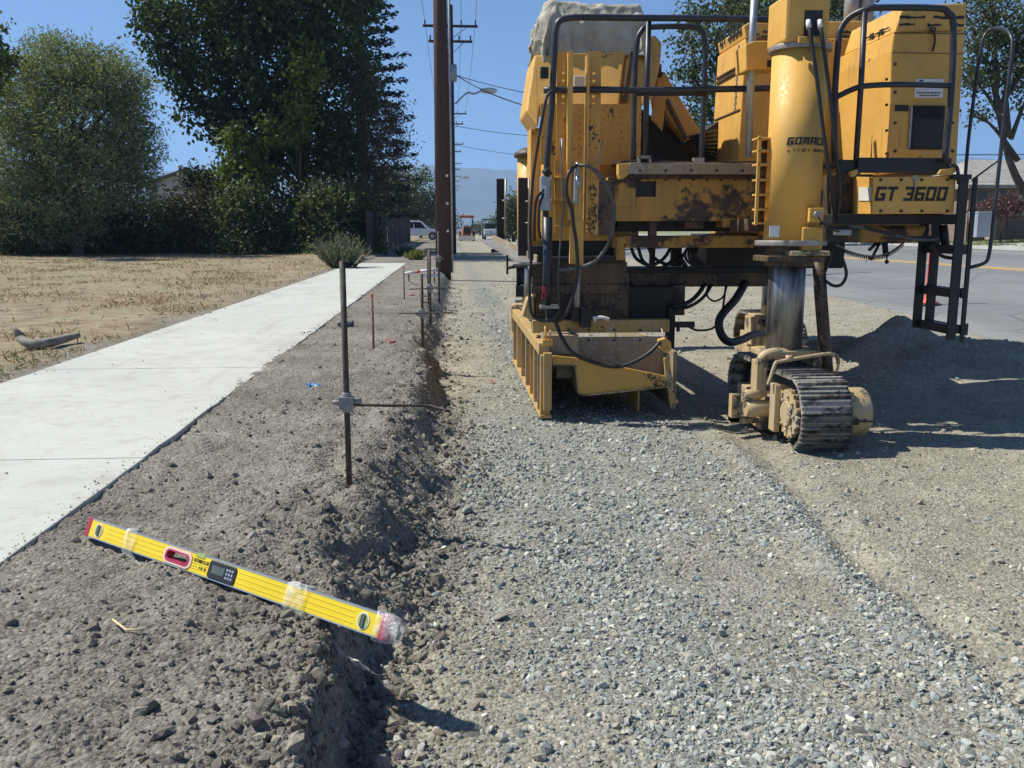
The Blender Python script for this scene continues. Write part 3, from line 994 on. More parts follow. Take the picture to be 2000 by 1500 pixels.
# drive motor drum outside of the front sprocket
m_ = MB()
m_.lathe([(.12, .17), (.158, .175), (.160, .19), (.160, .335), (.150, .352), (.10, .356)], (TX, cyf + .03, zc - .0), 'x', 30)
obj('drive_motor_drum', m_, 'dusty', fr1)
m_ = MB()
m_.box(TX + .165, cyf - .140, zc - .035, TX + .357, cyf - .128, zc - .029)
m_.box(TX + .20, cyf - .150, zc - .05, TX + .25, cyf - .125, zc - .015)
obj('clamp_band', m_, 'dark', fr1)
# hub and axle bosses on the near side
m_ = MB()
m_.lathe([(.055, -.15), (.06, -.1), (.06, .06)], (TX - .20, cyf + .28, zc - .02), 'x', 16)
m_.box(TX - .42, cyf + .35, zc - .13, TX - .36, cyf + .42, zc + .06)
m_.box(TX - .42, cyf + .35, zc - .14, TX - .22, cyf + .42, zc - .10)
obj('axle_boss', m_, 'dusty', fr1)

# ---------------------------------------------------------------- front leg
LY = 5.98
LX = P(1547, 600, LY - .12).x
def pz(y, Y, x=1550): return P(x, y, Y).z
zcap = pz(92, LY - .17); zcyl0 = pz(470, LY - .18)
m_ = MB(); m_.lathe([(.178, 0), (.178, zcap - zcyl0)], (LX + .012, LY, zcyl0), 'z', 48)
obj('leg_column', m_, 'yellow_clean', PAVER)
m_ = MB(); m_.lathe([(.20, 0), (.20, .035)], (LX + .012, LY, zcap), 'z', 40)
m_.lathe([(.235, -.035), (.235, 0.0)], (LX + .012, LY, zcyl0), 'z', 40)
obj('column_flange', m_, 'steel', PAVER, .004)
zp0 = zb_ = pz(690, LY - .15)
m_ = MB(); m_.lathe([(.122, 0), (.122, zcyl0 - zp0)], (LX, LY, zp0), 'z', 40)
obj('leg_piston', m_, 'chrome', PAVER)
m_ = MB(); m_.lathe([(.165, 0), (.165, .09)], (LX + .005, LY, zcyl0 - .17), 'z', 32)
m_.lathe([(.15, 0), (.15, .16)], (LX + .005, LY, zcyl0 - .13), 'z', 24)
obj('gland_ring', m_, 'brown', PAVER, .004)
# square collar in front of the gland
pb('steering_block', 1567, 443, 1608, 492, 5.78, .18, 'yellow', bevel=.012)
pb('steering_plate', 1545, 490, 1622, 500, 5.74, .26, 'dusty')
pb('steering_plate', 1500, 500, 1612, 512, 5.76, .30, 'brown')
# cap box on top
capY = LY - .17
pb('cap_box', 1535, -14, 1622, 82, capY, .34, 'yellow_clean', bevel=.02)
m_ = MB(); pb('', 1571, 20, 1606, 70, capY - .004, .03, mb=m_)
o = obj('cap_opening', m_, 'black', PAVER)
pb('cap_lip', 1560, 71, 1618, 84, capY - .03, .03, 'yellow')
pt('column_hose', [(1579, 44, capY - .02), (1584, 75, capY - .06), (1596, 160, capY - .07), (1610, 270, capY - .06), (1624, 370, capY - .03), (1632, 425, capY + .1)], .0125, 'rubber')
pt('column_hose', [(1601, 44, capY - .02), (1606, 75, capY - .06), (1620, 180, capY - .07), (1633, 300, capY - .05), (1640, 370, capY), (1634, 430, capY + .1)], .0125, 'rubber')
for hx_ in (1578, 1600):
    pt('hose_fitting', [(hx_, 40, capY - .02), (hx_ + 2, 56, capY - .04)], .016, 'white', straight=True)
# bolted rack at the column's side
bk = pb('side_bracket_plate', 1498, 265, 1514, 438, 6.02, .03, 'yellow_clean')
m_ = MB(); pb('', 1478, 265, 1484, 440, 5.96, .02, mb=m_)
for yb in (268, 292, 319, 349, 378, 407, 434):
    pb('', 1480, yb, 1514, yb + 4, 5.96, .12, mb=m_)
obj('bracket_rungs', m_, 'yellow_clean', PAVER, .003)
m_ = MB()
for yb in (335, 364, 393, 421):
    c_ = P(1492, yb, 6.06); m_.lathe([(.022, -.02), (.022, .0)], c_, 'y', 8)
pb('', 1484, 268, 1512, 436, 6.07, .02, mb=m_)
obj('bracket_web', m_, 'brown', PAVER)
# lettering wrapped on the column
def column_place(x, y):
    c0 = P(x, y, LY - .178)
    cx_, cy_ = LX + .012, LY
    u0 = math.asin(max(-1, min(1, (c0.x - cx_) / .178)))
    def f(u, v, w):
        a = u0 + u / .178; r_ = .179 + w
        return (cx_ + r_ * math.sin(a), cy_ - r_ * math.cos(a), c0.z + v)
    return f
lettering('maker_lettering', 'GOMACO', column_place(1541, 282), .285, .046, 'ink', PAVER)
lettering('phone_lettering', '(712) 364 2', column_place(1540, 296), .30, .018, 'ink_faded', PAVER, gap=.5)
pb('column_sticker', 1503, 441, 1522, 463, 5.785, .004, 'white', bevel=0)
# junction box with cable
pb('switch_box', 1581, 406, 1609, 434, 5.76, .05, 'yellow_clean', bevel=.004)
m_ = MB(); m_.lathe([(.022, -.03), (.022, 0)], P(1594, 419, 5.76), 'y', 12); obj('switch_knob', m_, 'steel', PAVER)
pt('switch_cable', [(1596, 422, 5.74), (1606, 434, 5.72), (1620, 448, 5.78), (1640, 452, 5.9)], .006)
# yoke over the track
m_ = MB()
pt('', [(1489, 775, 5.86), (1484, 740, 5.86), (1486, 706, 5.86), (1500, 692, 5.86), (1530, 689, 5.88), (1590, 694, 5.9)], .036, mb=m_, n=10)
pb('', 1478, 705, 1498, 768, 5.83, .12, mb=m_)
pb('', 1492, 686, 1606, 698, 5.84, .30, mb=m_)
pb('', 1588, 696, 1604, 740, 5.90, .2, mb=m_)
obj('track_yoke', m_, 'dusty', PAVER, .006)
m_ = MB(); m_.lathe([(.03, -.09), (.034, -.05), (.034, .03)], P(1478, 770, 5.84), 'x', 14)
obj('yoke_pin', m_, 'dusty', PAVER)
pt('track_guard_rail', [(1500, 752, 5.7), (1506, 735, 5.7), (1515, 709, 5.7), (1524, 706, 5.7), (1600, 693, 5.72), (1630, 692, 5.74), (1637, 706, 5.76), (1632, 728, 5.78)], .0125, 'dusty', sub=4)
m_ = MB(); m_.lathe([(.022, 0), (.022, .04)], P(1540, 706, 5.70), 'z', 8); obj('guard_bolt', m_, 'dusty', PAVER)
pt('steering_ram', [(1598, 500, 6.25), (1604, 590, 6.25), (1612, 690, 6.25), (1616, 735, 6.25)], .046, 'brown', straight=True)
pt('steering_rod', [(1616, 700, 6.24), (1618, 740, 6.24)], .02, 'steel', straight=True)

# ---------------------------------------------------------------- rear legs with their tracks
for (bx, bY, lab) in ((3.42, 8.75, 'dark rear crawler track in the shade of the machine'), (.98, 10.3, None)):
    crawler(bx, bY, 1.4, .53, .33, lab, zb=-.01, nshoe=30)
    m_ = MB()
    m_.lathe([(.12, .40), (.12, 1.2)], (bx, bY + .6, 0), 'z', 24)
    obj('leg_piston', m_, 'chrome', PAVER)
    m_ = MB(); m_.lathe([(.18, 1.05), (.18, 2.25)], (bx, bY + .6, 0), 'z', 28)
    obj('leg_column', m_, 'yellow', PAVER)
    m_ = MB(); m_.lathe([(.22, 2.25), (.22, 2.30), (.12, 2.36)], (bx, bY + .6, 0), 'z', 28)
    obj('column_flange', m_, 'brown', PAVER)
    m_ = MB(); m_.box(bx - .22, bY + .45, .40, bx + .22, bY + .75, .52); m_.box(bx - .26, bY + .48, .2, bx - .2, bY + .72, .5)
    obj('track_yoke', m_, 'dusty', PAVER, .01)
    m_ = MB(); m_.box(min(bx, 2.2), bY + .48, 1.45, max(bx, 2.2), bY + .72, 1.75)
    obj('leg_arm', m_, 'yellow_rust', PAVER, .01)

# ---------------------------------------------------------------- main frame
bm = MB()
# front face with a real window opening (1242-1280, 347-383)
for (a, b_, c_, d_) in ((1187, 346, 1242, 404), (1281, 346, 1486, 432), (1242, 346, 1281, 350), (1242, 384, 1281, 432), (1187, 404, 1242, 432)):
    pb('', a, b_, c_, d_, 6.75, .03, mb=bm)
bm.box(P(1187, 390, 6.75).x, 6.78, P(1300, 346, 6.75).z - .03, P(1486, 390, 6.75).x, 7.15, P(1300, 346, 6.75).z - .001)
bm.box(P(1187, 390, 6.75).x, 6.78, P(1300, 431, 6.75).z, P(1486, 390, 6.75).x, 7.15, P(1300, 431, 6.75).z + .03)
obj('main_beam', bm, 'yellow_rust', PAVER, .004)
pb('beam_window', 1240, 348, 1283, 386, 6.80, .04, 'black')
pb('deck_edge', 1229, 318, 1480, 340, 6.62, .10, 'mold_grey', bevel=.004)
pp('deck_corner', [(1208, 320), (1229, 318), (1229, 340), (1216, 350), (1211, 350), (1208, 341)], 6.63, .09, 'yellow')
pb('deck_plate', 1212, 315, 1700, 319, 6.66, 1.6, 'brown', bevel=0)
pb('deck_fascia', 1229, 341, 1482, 349, 6.70, .05, 'brown')
# long members going back
for xx in (1.05, 3.0):
    m_ = MB(); m_.box(xx, 7.0, 1.42, xx + .25, 11.0, 1.72); obj('side_member', m_, 'yellow_rust', PAVER, .006)
# under-frame clutter
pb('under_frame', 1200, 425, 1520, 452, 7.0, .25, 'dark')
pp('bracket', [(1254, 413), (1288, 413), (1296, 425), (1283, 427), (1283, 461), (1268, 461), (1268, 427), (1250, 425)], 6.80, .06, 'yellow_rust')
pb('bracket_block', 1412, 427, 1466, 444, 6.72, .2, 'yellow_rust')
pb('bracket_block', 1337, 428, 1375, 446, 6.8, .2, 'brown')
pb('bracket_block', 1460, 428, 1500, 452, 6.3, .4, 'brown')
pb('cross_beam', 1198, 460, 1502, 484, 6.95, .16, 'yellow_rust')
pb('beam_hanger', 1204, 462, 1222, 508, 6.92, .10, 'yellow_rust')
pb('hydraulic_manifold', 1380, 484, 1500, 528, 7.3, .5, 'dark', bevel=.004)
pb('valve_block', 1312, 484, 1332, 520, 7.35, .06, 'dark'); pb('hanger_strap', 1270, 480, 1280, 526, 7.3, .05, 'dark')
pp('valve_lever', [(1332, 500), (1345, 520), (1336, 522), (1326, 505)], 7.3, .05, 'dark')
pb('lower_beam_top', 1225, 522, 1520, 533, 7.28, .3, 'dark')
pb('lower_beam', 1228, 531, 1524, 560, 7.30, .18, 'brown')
m_ = MB(); pb('', 1296, 521, 1306, 526, 7.28, .05, mb=m_); obj('beam_bolt', m_, 'dark', PAVER)
for k, (dx, sag, yy_) in enumerate(((0, 0, 0), (14, 6, .08), (34, -2, .16))):
    pt('hydraulic_hose', [(1232 + dx, 482, 7.15 + yy_), (1243 + dx, 505 + sag, 7.15 + yy_), (1270 + dx, 518 + sag, 7.1 + yy_), (1296 + dx, 505 + sag, 7.15 + yy_), (1312 + dx, 480, 7.2 + yy_)], .014, 'rubber')
for k in range(4):
    pt('hydraulic_hose', [(1345 + 6 * k, 480, 7.05 + .03 * k), (1338 + 7 * k, 500, 7.0), (1352 + 8 * k, 516, 7.0 + .04 * k), (1390, 520, 7.1 + .03 * k)], .012, 'rubber')
# hoses hanging under the frame on the right
pt('hydraulic_hose', [(1376, 556, 7.3), (1362, 576, 7.2), (1345, 590, 7.1), (1318, 600, 7.0)], .018, 'rubber')
pt('hydraulic_hose', [(1390, 556, 7.3), (1374, 580, 7.2), (1350, 597, 7.1), (1318, 606, 7.0)], .014, 'rubber')
pt('hydraulic_hose', [(1456, 552, 7.3), (1436, 585, 7.2), (1412, 612, 7.1), (1404, 632, 7.05), (1410, 655, 7.05), (1425, 668, 7.1), (1448, 664, 7.3), (1470, 654, 7.7), (1490, 652, 8.2)], .034, 'rubber', sub=8)
pt('hydraulic_hose', [(1418, 556, 7.35), (1412, 600, 7.15), (1406, 625, 7.05), (1390, 642, 6.95), (1362, 645, 6.9), (1345, 638, 6.9)], .009, 'rubber')
pt('hydraulic_hose', [(1384, 556, 7.35), (1380, 575, 7.25), (1394, 588, 7.2), (1412, 580, 7.25), (1420, 558, 7.3)], .008, 'rubber')
m_ = MB(); pb('', 1316, 629, 1357, 640, 6.75, .05, mb=m_); pb('', 1322, 640, 1328, 648, 6.76, .02, mb=m_)
obj('sensor_arm', m_, 'dark', PAVER)

# ---------------------------------------------------------------- left tower with hole rows
hys1 = [112, 127, 142, 157, 172, 188, 203, 218, 233, 250, 266]
hole_plate('perforated_post', 1087, 101, 1111, 322, 6.62, .012, [1100], hys1, 2.6)
hole_plate('perforated_post', 1150, 100, 1173, 330, 6.62, .012, [1159], [112, 127, 143, 158, 174, 188, 203], 2.6)
pb('post_flange', 1110, 99, 1118, 430, 6.50, .13, 'yellow_clean', bevel=.002)
pb('post_flange', 1146, 104, 1150, 430, 6.50, .13, 'yellow', bevel=.002)
pb('post_crossbar', 1118, 104, 1148, 109, 6.56, .02, 'yellow_clean')
pb('white_plate', 1121, 148, 1146, 171, 6.75, .01, 'white')
hole_plate('tower_plate', 1056, 203, 1252, 322, 6.95, .015, [1132, 1172, 1213], [215, 229, 243, 257, 271, 286, 301], 2.2)
# lower tower
hole_plate('lower_post', 1083, 314, 1118, 455, 6.58, .015, [1095], [367, 383, 409, 425, 441], 2.4)
hole_plate('lower_post', 1146, 322, 1166, 453, 6.60, .015, [1151], [367, 426, 440], 2.4)
pp('post_foot', [(1083, 440), (1116, 440), (1116, 453), (1106, 453), (1090, 446)], 6.57, .01)
pb('post_shelf', 1079, 344, 1120, 348, 6.50, .14, 'yellow')
pb('post_shelf', 1079, 388, 1112, 392, 6.50, .14, 'yellow')
c_ = P(1127, 420, 6.50)
m_ = MB(); zt = P(1127, 322, 6.5).z; z0_ = P(1127, 516, 6.5).z
pb('', 1115, 430, 1140, 516, 6.48, .10, mb=m_)
pp('', [(1122, 330), (1138, 330), (1140, 520), (1126, 520), (1121, 400)], 6.5, .06, mb=m_)
obj('lift_arm', m_, 'yellow_clean', PAVER, .006)
m_ = MB()
pt('', [(1129, 318, 6.44), (1126, 345, 6.43), (1124, 400, 6.43)], .018, mb=m_, n=12)
pt('', [(1129, 345, 6.42), (1129, 368, 6.42)], .023, mb=m_, n=12, straight=True)
obj('lift_cylinder', m_, 'galv', PAVER)
pt('lift_cylinder_rod', [(1129, 520, 6.5), (1127, 600, 6.5)], .02, 'steel', straight=True)
pb('tower_back', 1062, 205, 1250, 470, 7.05, .25, 'yellow', bevel=.004)
pb('tower_side', 1168, 352, 1200, 460, 6.72, .3, 'brown')
# console housing
pp('console_box', [(1043, 108), (1222, 98), (1210, 206), (1056, 208), (1051, 248), (1027, 216)], 6.98, .65, 'yellow_clean', bevel=.015, lean=.6)
pp('console_wing', [(1222, 98), (1240, 84), (1280, 68), (1293, 84), (1290, 126), (1274, 190), (1250, 210), (1210, 206)], 7.15, .5, 'yellow', bevel=.012, lean=.5)
pp('wing_groove', [(1231, 100), (1239, 98), (1226, 200), (1215, 200)], 7.13, .02, 'brown')
pb('operator_stand', 1036, 250, 1062, 480, 7.3, .3, 'yellow')
# conveyor boom and the dark hopper below it
pp('conveyor_boom', [(1280, 150), (1300, 140), (1310, 160), (1372, 262), (1340, 276), (1312, 240), (1290, 200)], 7.6, .35, 'yellow', bevel=.01)
pp('boom_flange', [(1300, 196), (1306, 192), (1344, 268), (1338, 274)], 7.57, .03, 'brown')
pp('boom_arrow_plate', [(1284, 160), (1304, 160), (1294, 256), (1272, 232)], 7.5, .03, 'yellow')
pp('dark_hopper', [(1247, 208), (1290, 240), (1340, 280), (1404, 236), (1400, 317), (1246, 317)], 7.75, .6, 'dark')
m_ = MB()
for k in range(7):
    pt('', [(1345 + 4 * k, 268 + 5 * k, 7.45), (1372 + 3 * k, 262 + 7 * k, 7.4), (1398, 255 + 9 * k, 7.5)], .012, mb=m_)
obj('coiled_hoses', m_, 'rubber', PAVER)
m_ = MB(); pb('', 1285, 125, 1292, 150, 7.5, .05, mb=m_); pb('', 1280, 140, 1296, 146, 7.45, .05, mb=m_); obj('boom_latch', m_, 'dark', PAVER)

# ---------------------------------------------------------------- handrails
R_ = .023
rl = [(1064, 480, 6.55), (1068, 330, 6.55), (1078, 200, 6.55), (1083, 90, 6.55), (1085, 62, 6.55), (1092, 42, 6.55), (1112, 35, 6.55), (1160, 34, 6.56), (1260, 35, 6.6), (1400, 36, 6.6), (1532, 39, 6.6)]
pt('hand_rail', rl, R_, 'rail', sub=5)
pt('hand_rail', [(1062, 176, 6.58), (1160, 175, 6.58), (1300, 176, 6.6), (1512, 172, 6.62)], R_, 'rail')
pt('hand_rail', [(1240, 182, 6.64), (1380, 182, 6.64)], .02, 'rail', straight=True)
pt('gate_rail', [(1237, 312, 6.68), (1239, 180, 6.68), (1243, 90, 6.68), (1252, 62, 6.68), (1270, 53, 6.68), (1350, 52, 6.68), (1368, 60, 6.68), (1377, 85, 6.68), (1375, 180, 6.68), (1370, 308, 6.68)], .02, 'rail', sub=5)
pt('rail_post', [(1267, 38, 6.64), (1263, 180, 6.64), (1260, 308, 6.64)], .021, 'rail', straight=True)
m_ = MB(); pb('', 1247, 306, 1251, 318, 6.6, .06, mb=m_); pb('', 1268, 306, 1272, 318, 6.6, .06, mb=m_); pb('', 1247, 304, 1272, 309, 6.6, .06, mb=m_); pb('', 1356, 308, 1376, 318, 6.64, .06, mb=m_)
obj('rail_foot', m_, 'steel', PAVER)
pt('pole', [(1475, -30, 6.45), (1469, 80, 6.45), (1462, 306, 6.45)], .027, 'galv', straight=True)
pp('control_box', [(1457, 86), (1473, 80), (1521, 80), (1521, 134), (1473, 135), (1457, 138)], 6.36, .24, 'yellow_clean', bevel=.008)
pb('box_socket', 1499, 117, 1512, 131, 6.35, .015, 'dark')
pt('box_cable', [(1508, 128, 6.33), (1510, 140, 6.33), (1505, 155, 6.35), (1507, 168, 6.4)], .005, 'red')
m_ = MB()
for k in range(40):
    a = k / 39
    pass
coil = [P(1507 + 3.2 * math.cos(k * 1.3), 180 + 68 * k / 110, 6.42 + .02 * math.sin(k * 1.3)) for k in range(110)]
m_.tube(coil, .0035, 5); obj('coiled_cable', m_, 'dark', PAVER)

# ---------------------------------------------------------------- engine hood
HA = 7.15
hoodA = pp('engine_hood', [(1457, 74), (1700, 74), (1700, 330), (1440, 330)], HA, .75, 'yellow_clean', bevel=.01)
pp('hood_top', [(1457, 74), (1453, 50), (1462, 44), (1700, 40), (1700, 74)], HA + .03, .70, 'yellow_clean', bevel=.01, slant=.0)
pb('hood_seam', 1457, 74, 1535, 77, HA - .012, .02, 'brown')
# seams and grease on the hood's side (faces the trench)
hx0 = P(1457, 200, HA).x
m_ = MB()
for zz_ in (P(1457, 126, HA).z, P(1457, 136, HA).z - .0, P(1452, 215, HA).z):
    m_.box(P(1452, 180, HA).x - .02, HA + .02, zz_, P(1452, 180, HA).x + .04, HA + .72, zz_ + .012)
obj('panel_seam', m_, 'brown', PAVER)
def side_place(x, y, Y, xf):
    o = P(x, y, Y)
    return lambda u, v, w: (xf - w - .003, o.y - u, o.z + v)
lettering('hood_lettering', 'GT 3600', side_place(1399, 92, HA + .66, P(1455, 85, HA).x), .56, .125, 'ink', PAVER)
# chain hanging at the corner
m_ = MB()
for k in range(22):
    c_ = P(1443 - .35 * k, 90 + 5.9 * k, HA - .02)
    n_ = 8; pts_ = []
    for q in range(n_ + 1):
        a = 2 * math.pi * q / n_
        u = .008 * math.cos(a); v = .016 * math.sin(a)
        pts_.append(c_ + (Vector((u, 0, v)) if k % 2 else Vector((0, u, v))))
    m_.tube(pts_, .0035, 4, caps=False)
obj('chain', m_, 'steel', PAVER)
# worn zig-zag black trim on the hood
def jag(x0, x1, y, h, seed):
    r_ = random.Random(seed); top_, bot = [], []
    x_ = x0
    while x_ < x1:
        top_.append((x_, y - h * r_.random() * .5)); bot.append((x_, y + h * (.25 + r_.random() * .5))); x_ += 4 + 6 * r_.random()
    return top_ + bot[::-1]
for k, (a, b_, yy_) in enumerate(((1462, 1480, 54), (1463, 1484, 66), (1492, 1532, 61), (1488, 1530, 70), (1640, 1672, 62), (1640, 1690, 70))):
    pp('worn_trim', jag(a, b_, yy_, 4.2, k), HA + .018 if yy_ < 74 else HA - .003, .006, 'ink_faded' if k % 2 else 'ink', bevel=0)
# bulk of the engine bay and cement hopper behind the hoods
m_ = MB(); m_.box(3.25, 8.0, 1.35, 4.35, 11.2, 2.75); obj('engine_bay', m_, 'yellow', PAVER, .02)
m_ = MB(); m_.box(3.1, 9.4, 1.0, 4.2, 11.6, 1.36); obj('engine_bay_floor', m_, 'dark', PAVER, .02)
# the near hood
HB = 6.22
pp('near_hood', [(1746, 64), (1885, 60), (1868, 338), (1734, 338), (1741, 100)], HB, .86, 'yellow_clean', bevel=.012)
pp('near_hood_top', [(1747, 64), (1764, 10), (1888, 6), (1886, 60)], HB + .02, .80, 'yellow_clean', bevel=.010)
pb('hood_strip', 1735, 200, 1740, 310, HB - .012, .012, 'yellow', bevel=0)
m_ = MB(); pb('', 1747, 64, 1884, 66, HB - .003, .01, mb=m_); pb('', 1744, 103, 1880, 104.5, HB - .003, .01, mb=m_)
obj('hood_seam', m_, 'brown', PAVER)
for k, (a, b_, yy_) in enumerate(((1758, 1812, 33), (1757, 1790, 47), (1824, 1886, 33), (1812, 1840, 48), (1864, 1886, 48))):
    pp('worn_trim', jag(a, b_, yy_, 6, 20 + k), HB + .016, .006, 'ink', bevel=0)
# decals on hood B's lit side
def jag_side(u0, u1, z_, h, seed, X, m_):
    r_ = random.Random(seed); u = u0
    while u < u1:
        w_ = .03 + .03 * r_.random(); m_.box(X - .003, u, z_ - h * r_.random(), X + .001, u + w_, z_ + h * r_.random()); u += w_ + .006
Xs = P(1747, 60, HB).x
m_ = MB()
jag_side(HB + .10, HB + .42, P(1750, 48, HB).z + .0, .02, 4, Xs + .01, m_)
obj('worn_trim', m_, 'ink', PAVER)
m_ = MB()
for y_ in (.25, .52): m_.box(P(1741, 200, HB).x - .003, HB + y_, .9 + 1.0, P(1741, 200, HB).x + .002, HB + y_ + .006, 2.78)
m_.box(P(1741, 200, HB).x - .003, HB + .02, P(1741, 118, HB).z, P(1741, 200, HB).x + .004, HB + .84, P(1741, 118, HB).z + .006)
obj('panel_seam', m_, 'brown', PAVER)
# latch, vent, sign plates
m_ = MB(); pt('', [(1823, 56, HB - .02), (1826, 80, HB - .02), (1821, 100, HB - .02)], .007, mb=m_); pb('', 1818, 53, 1828, 61, HB - .02, .02, mb=m_); obj('hood_latch', m_, 'dark', PAVER)
sg = pb('service_sign', 1787, 154, 1843, 191, HB - .008, .008, 'white', bevel=.003)
m_ = MB(); r_ = random.Random(4)
for yy_, x0_, x1_ in ((180, 1791, 1838), (185, 1796, 1834)):
    x_ = x0_
    while x_ < x1_:
        w_ = 2 + 4 * r_.random(); pb('', x_, yy_, min(x_ + w_, x1_), yy_ + 2.6, HB - .0095, .002, mb=m_); x_ += w_ + 1.4
pb('', 1798, 157, 1801, 162, HB - .0095, .002, mb=m_); pb('', 1795, 156, 1804, 158, HB - .0095, .002, mb=m_)
obj('sign_lettering', m_, 'ink', sg)
pb('gauge_plate', 1749, 205, 1775, 217, HB - .008, .01, 'black', bevel=.002)
vt = pb('vent_frame', 1779, 206, 1844, 292, HB - .012, .012, 'dark', bevel=.003)
pb('vent_panel', 1785, 232, 1843, 289, HB - .016, .006, 'black', vt)
m_ = MB()
for k in range(8): pb('', 1786, 208 + 2.8 * k, 1842, 209.4 + 2.8 * k, HB - .02, .012, mb=m_)
obj('vent_slats', m_, 'dark', vt)
pb('vent_edge', 1777, 206, 1781, 290, HB - .018, .01, 'galv', vt)
# exhaust stacks behind
for ex in (1662, 1690):
    c_ = P(ex, 40, 7.5); m_ = MB(); m_.lathe([(.06, -.1), (.06, .35)], c_, 'z', 16); obj('exhaust_stack', m_, 'steel', PAVER)
# name box
NB = 6.02
nbx = pp('name_box', [(1706, 346), (1868, 344), (1863, 417), (1703, 418)], NB, .45, 'yellow_clean', bevel=.004)
lettering('model_lettering', 'GT 3600', front_place(1708, 392, NB), .495, .092, 'ink', PAVER, gap=.22, shear=.2, space=.62)
m_ = MB()
a0, a1 = P(1706, 346, NB), P(1703, 418, NB)
bk0, bk1 = P(1672, 345, NB + .16), P(1670, 418, NB + .16)
m_.prism([a1 + Vector((0, .001, 0)), a0 + Vector((0, .001, 0)), bk0, bk1], [a1 + Vector((.02, .2, 0)), a0 + Vector((.02, .2, 0)), bk0 + Vector((.05, .2, 0)), bk1 + Vector((.05, .2, 0))])
obj('name_box_cheek', m_, 'yellow_clean', PAVER, .003)
m_ = MB()
q = [bk0.lerp(a0, .2), bk0.lerp(a0, .9), bk1.lerp(a1, .9), bk1.lerp(a1, .2)]
q = [q[0].lerp(q[3], .28), q[1].lerp(q[2], .28), q[1].lerp(q[2], .64), q[0].lerp(q[3], .64)]
m_.prism([p + Vector((-.004, -.006, 0)) for p in q[::-1]], [p + Vector((-.001, -.002, 0)) for p in q[::-1]])
obj('warning_sticker', m_, 'white', PAVER)
pb('box_behind', 1640, 340, 1705, 425, NB + .25, .3, 'brown')
m_ = MB(); pb('', 1787, 342, 1791, 366, NB - .012, .012, mb=m_); pb('', 1783, 343, 1795, 350, NB - .014, .012, mb=m_); obj('box_hasp', m_, 'steel', PAVER)
pb('black_skirt', 1676, 308, 1858, 338, 6.02, .012, 'black', bevel=.002)
pb('skirt_side', 1640, 312, 1678, 340, 6.05, .03, 'black', bevel=.002)
pp('skirt_bracket', [(1660, 335), (1675, 330), (1677, 338), (1668, 346), (1660, 344)], 6.0, .03)
pp('skirt_bracket', [(1831, 340), (1838, 331), (1858, 329), (1864, 344), (1858, 342), (1840, 342)], 5.99, .03)
pt('hood_rail', [(1630, 318, 6.08), (1630, 200, 6.08), (1638, 80, 6.08), (1645, 52, 6.08), (1662, 32, 6.06), (1690, 19, 6.0), (1720, 15, 5.98), (1830, 16, 5.98), (1852, 26, 5.98), (1862, 50, 5.98), (1858, 180, 5.98), (1845, 318, 5.98)], .0215, 'rail', sub=5)
pt('hood_rail', [(1633, 190, 6.08), (1662, 176, 6.04), (1690, 168, 6.0), (1760, 165, 5.98), (1858, 167, 5.98)], .019, 'rail')
pt('hood_rail', [(1689, 20, 6.0), (1682, 160, 6.0), (1672, 312, 6.0)], .019, 'rail', straight=True)
# right underside: tank, tie rods, coils
m_ = MB()
pp('', [(1676, 440), (1815, 440), (1800, 470), (1760, 476), (1676, 474)], 6.3, .3, mb=m_)
obj('fuel_tank', m_, 'yellow_rust', PAVER, .03)
pb('tank_bracket', 1612, 440, 1680, 474, 6.2, .2, 'brown')
pb('tank_strap', 1630, 448, 1664, 460, 6.17, .03, 'galv')
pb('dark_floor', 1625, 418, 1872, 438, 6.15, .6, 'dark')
pt('tie_hose', [(1656, 442, 6.0), (1692, 446, 5.98), (1740, 458, 5.98), (1790, 468, 6.0), (1830, 468, 6.1)], .011, 'rubber_grey')
pt('tie_hose', [(1690, 444, 5.97), (1730, 454, 5.97), (1770, 464, 6.0), (1830, 462, 6.1)], .009, 'rubber')
m_ = MB()
n_ = 420; cc_ = spline([P(1634, 482, 6.1), P(1660, 494, 6.1), P(1700, 503, 6.1), P(1735, 497, 6.1), P(1766, 476, 6.1)], 105)
coil = [cc_[k] + Vector((.004 * math.cos(k * .62), .012 * math.cos(k * .62), .015 * math.sin(k * .62))) for k in range(len(cc_))]
m_.tube(coil, .0036, 5); obj('coiled_cable', m_, 'rubber', PAVER)
pt('hanging_hose', [(1626, 478, 6.05), (1622, 500, 6.02), (1611, 532, 6.05)], .011, 'rubber')
pt('hanging_hose', [(1628, 478, 6.05), (1645, 505, 6.0), (1653, 535, 6.0), (1644, 555, 6.0), (1628, 558, 6.02), (1610, 547, 6.05)], .011, 'rubber')
m_ = MB()
pt('', [(1712, 475, 6.15), (1698, 488, 6.12)], .012, mb=m_, straight=True)
pt('', [(1718, 475, 6.15), (1704, 502, 6.1)], .010, mb=m_, straight=True)
pt('', [(1728, 474, 6.15), (1730, 500, 6.15)], .02, mb=m_, straight=True)
pt('', [(1733, 480, 6.12), (1732, 508, 6.12)], .005, mb=m_, straight=True)
m_.lathe([(.004, -.016), (.014, -.008), (.014, .006), (.004, .014)], P(1732, 511, 6.12), 'z', 10)
m_.lathe([(.004, -.016), (.016, -.008), (.016, .006), (.004, .014)], P(1702, 504, 6.1), 'z', 10)
obj('control_levers', m_, 'dark', PAVER)

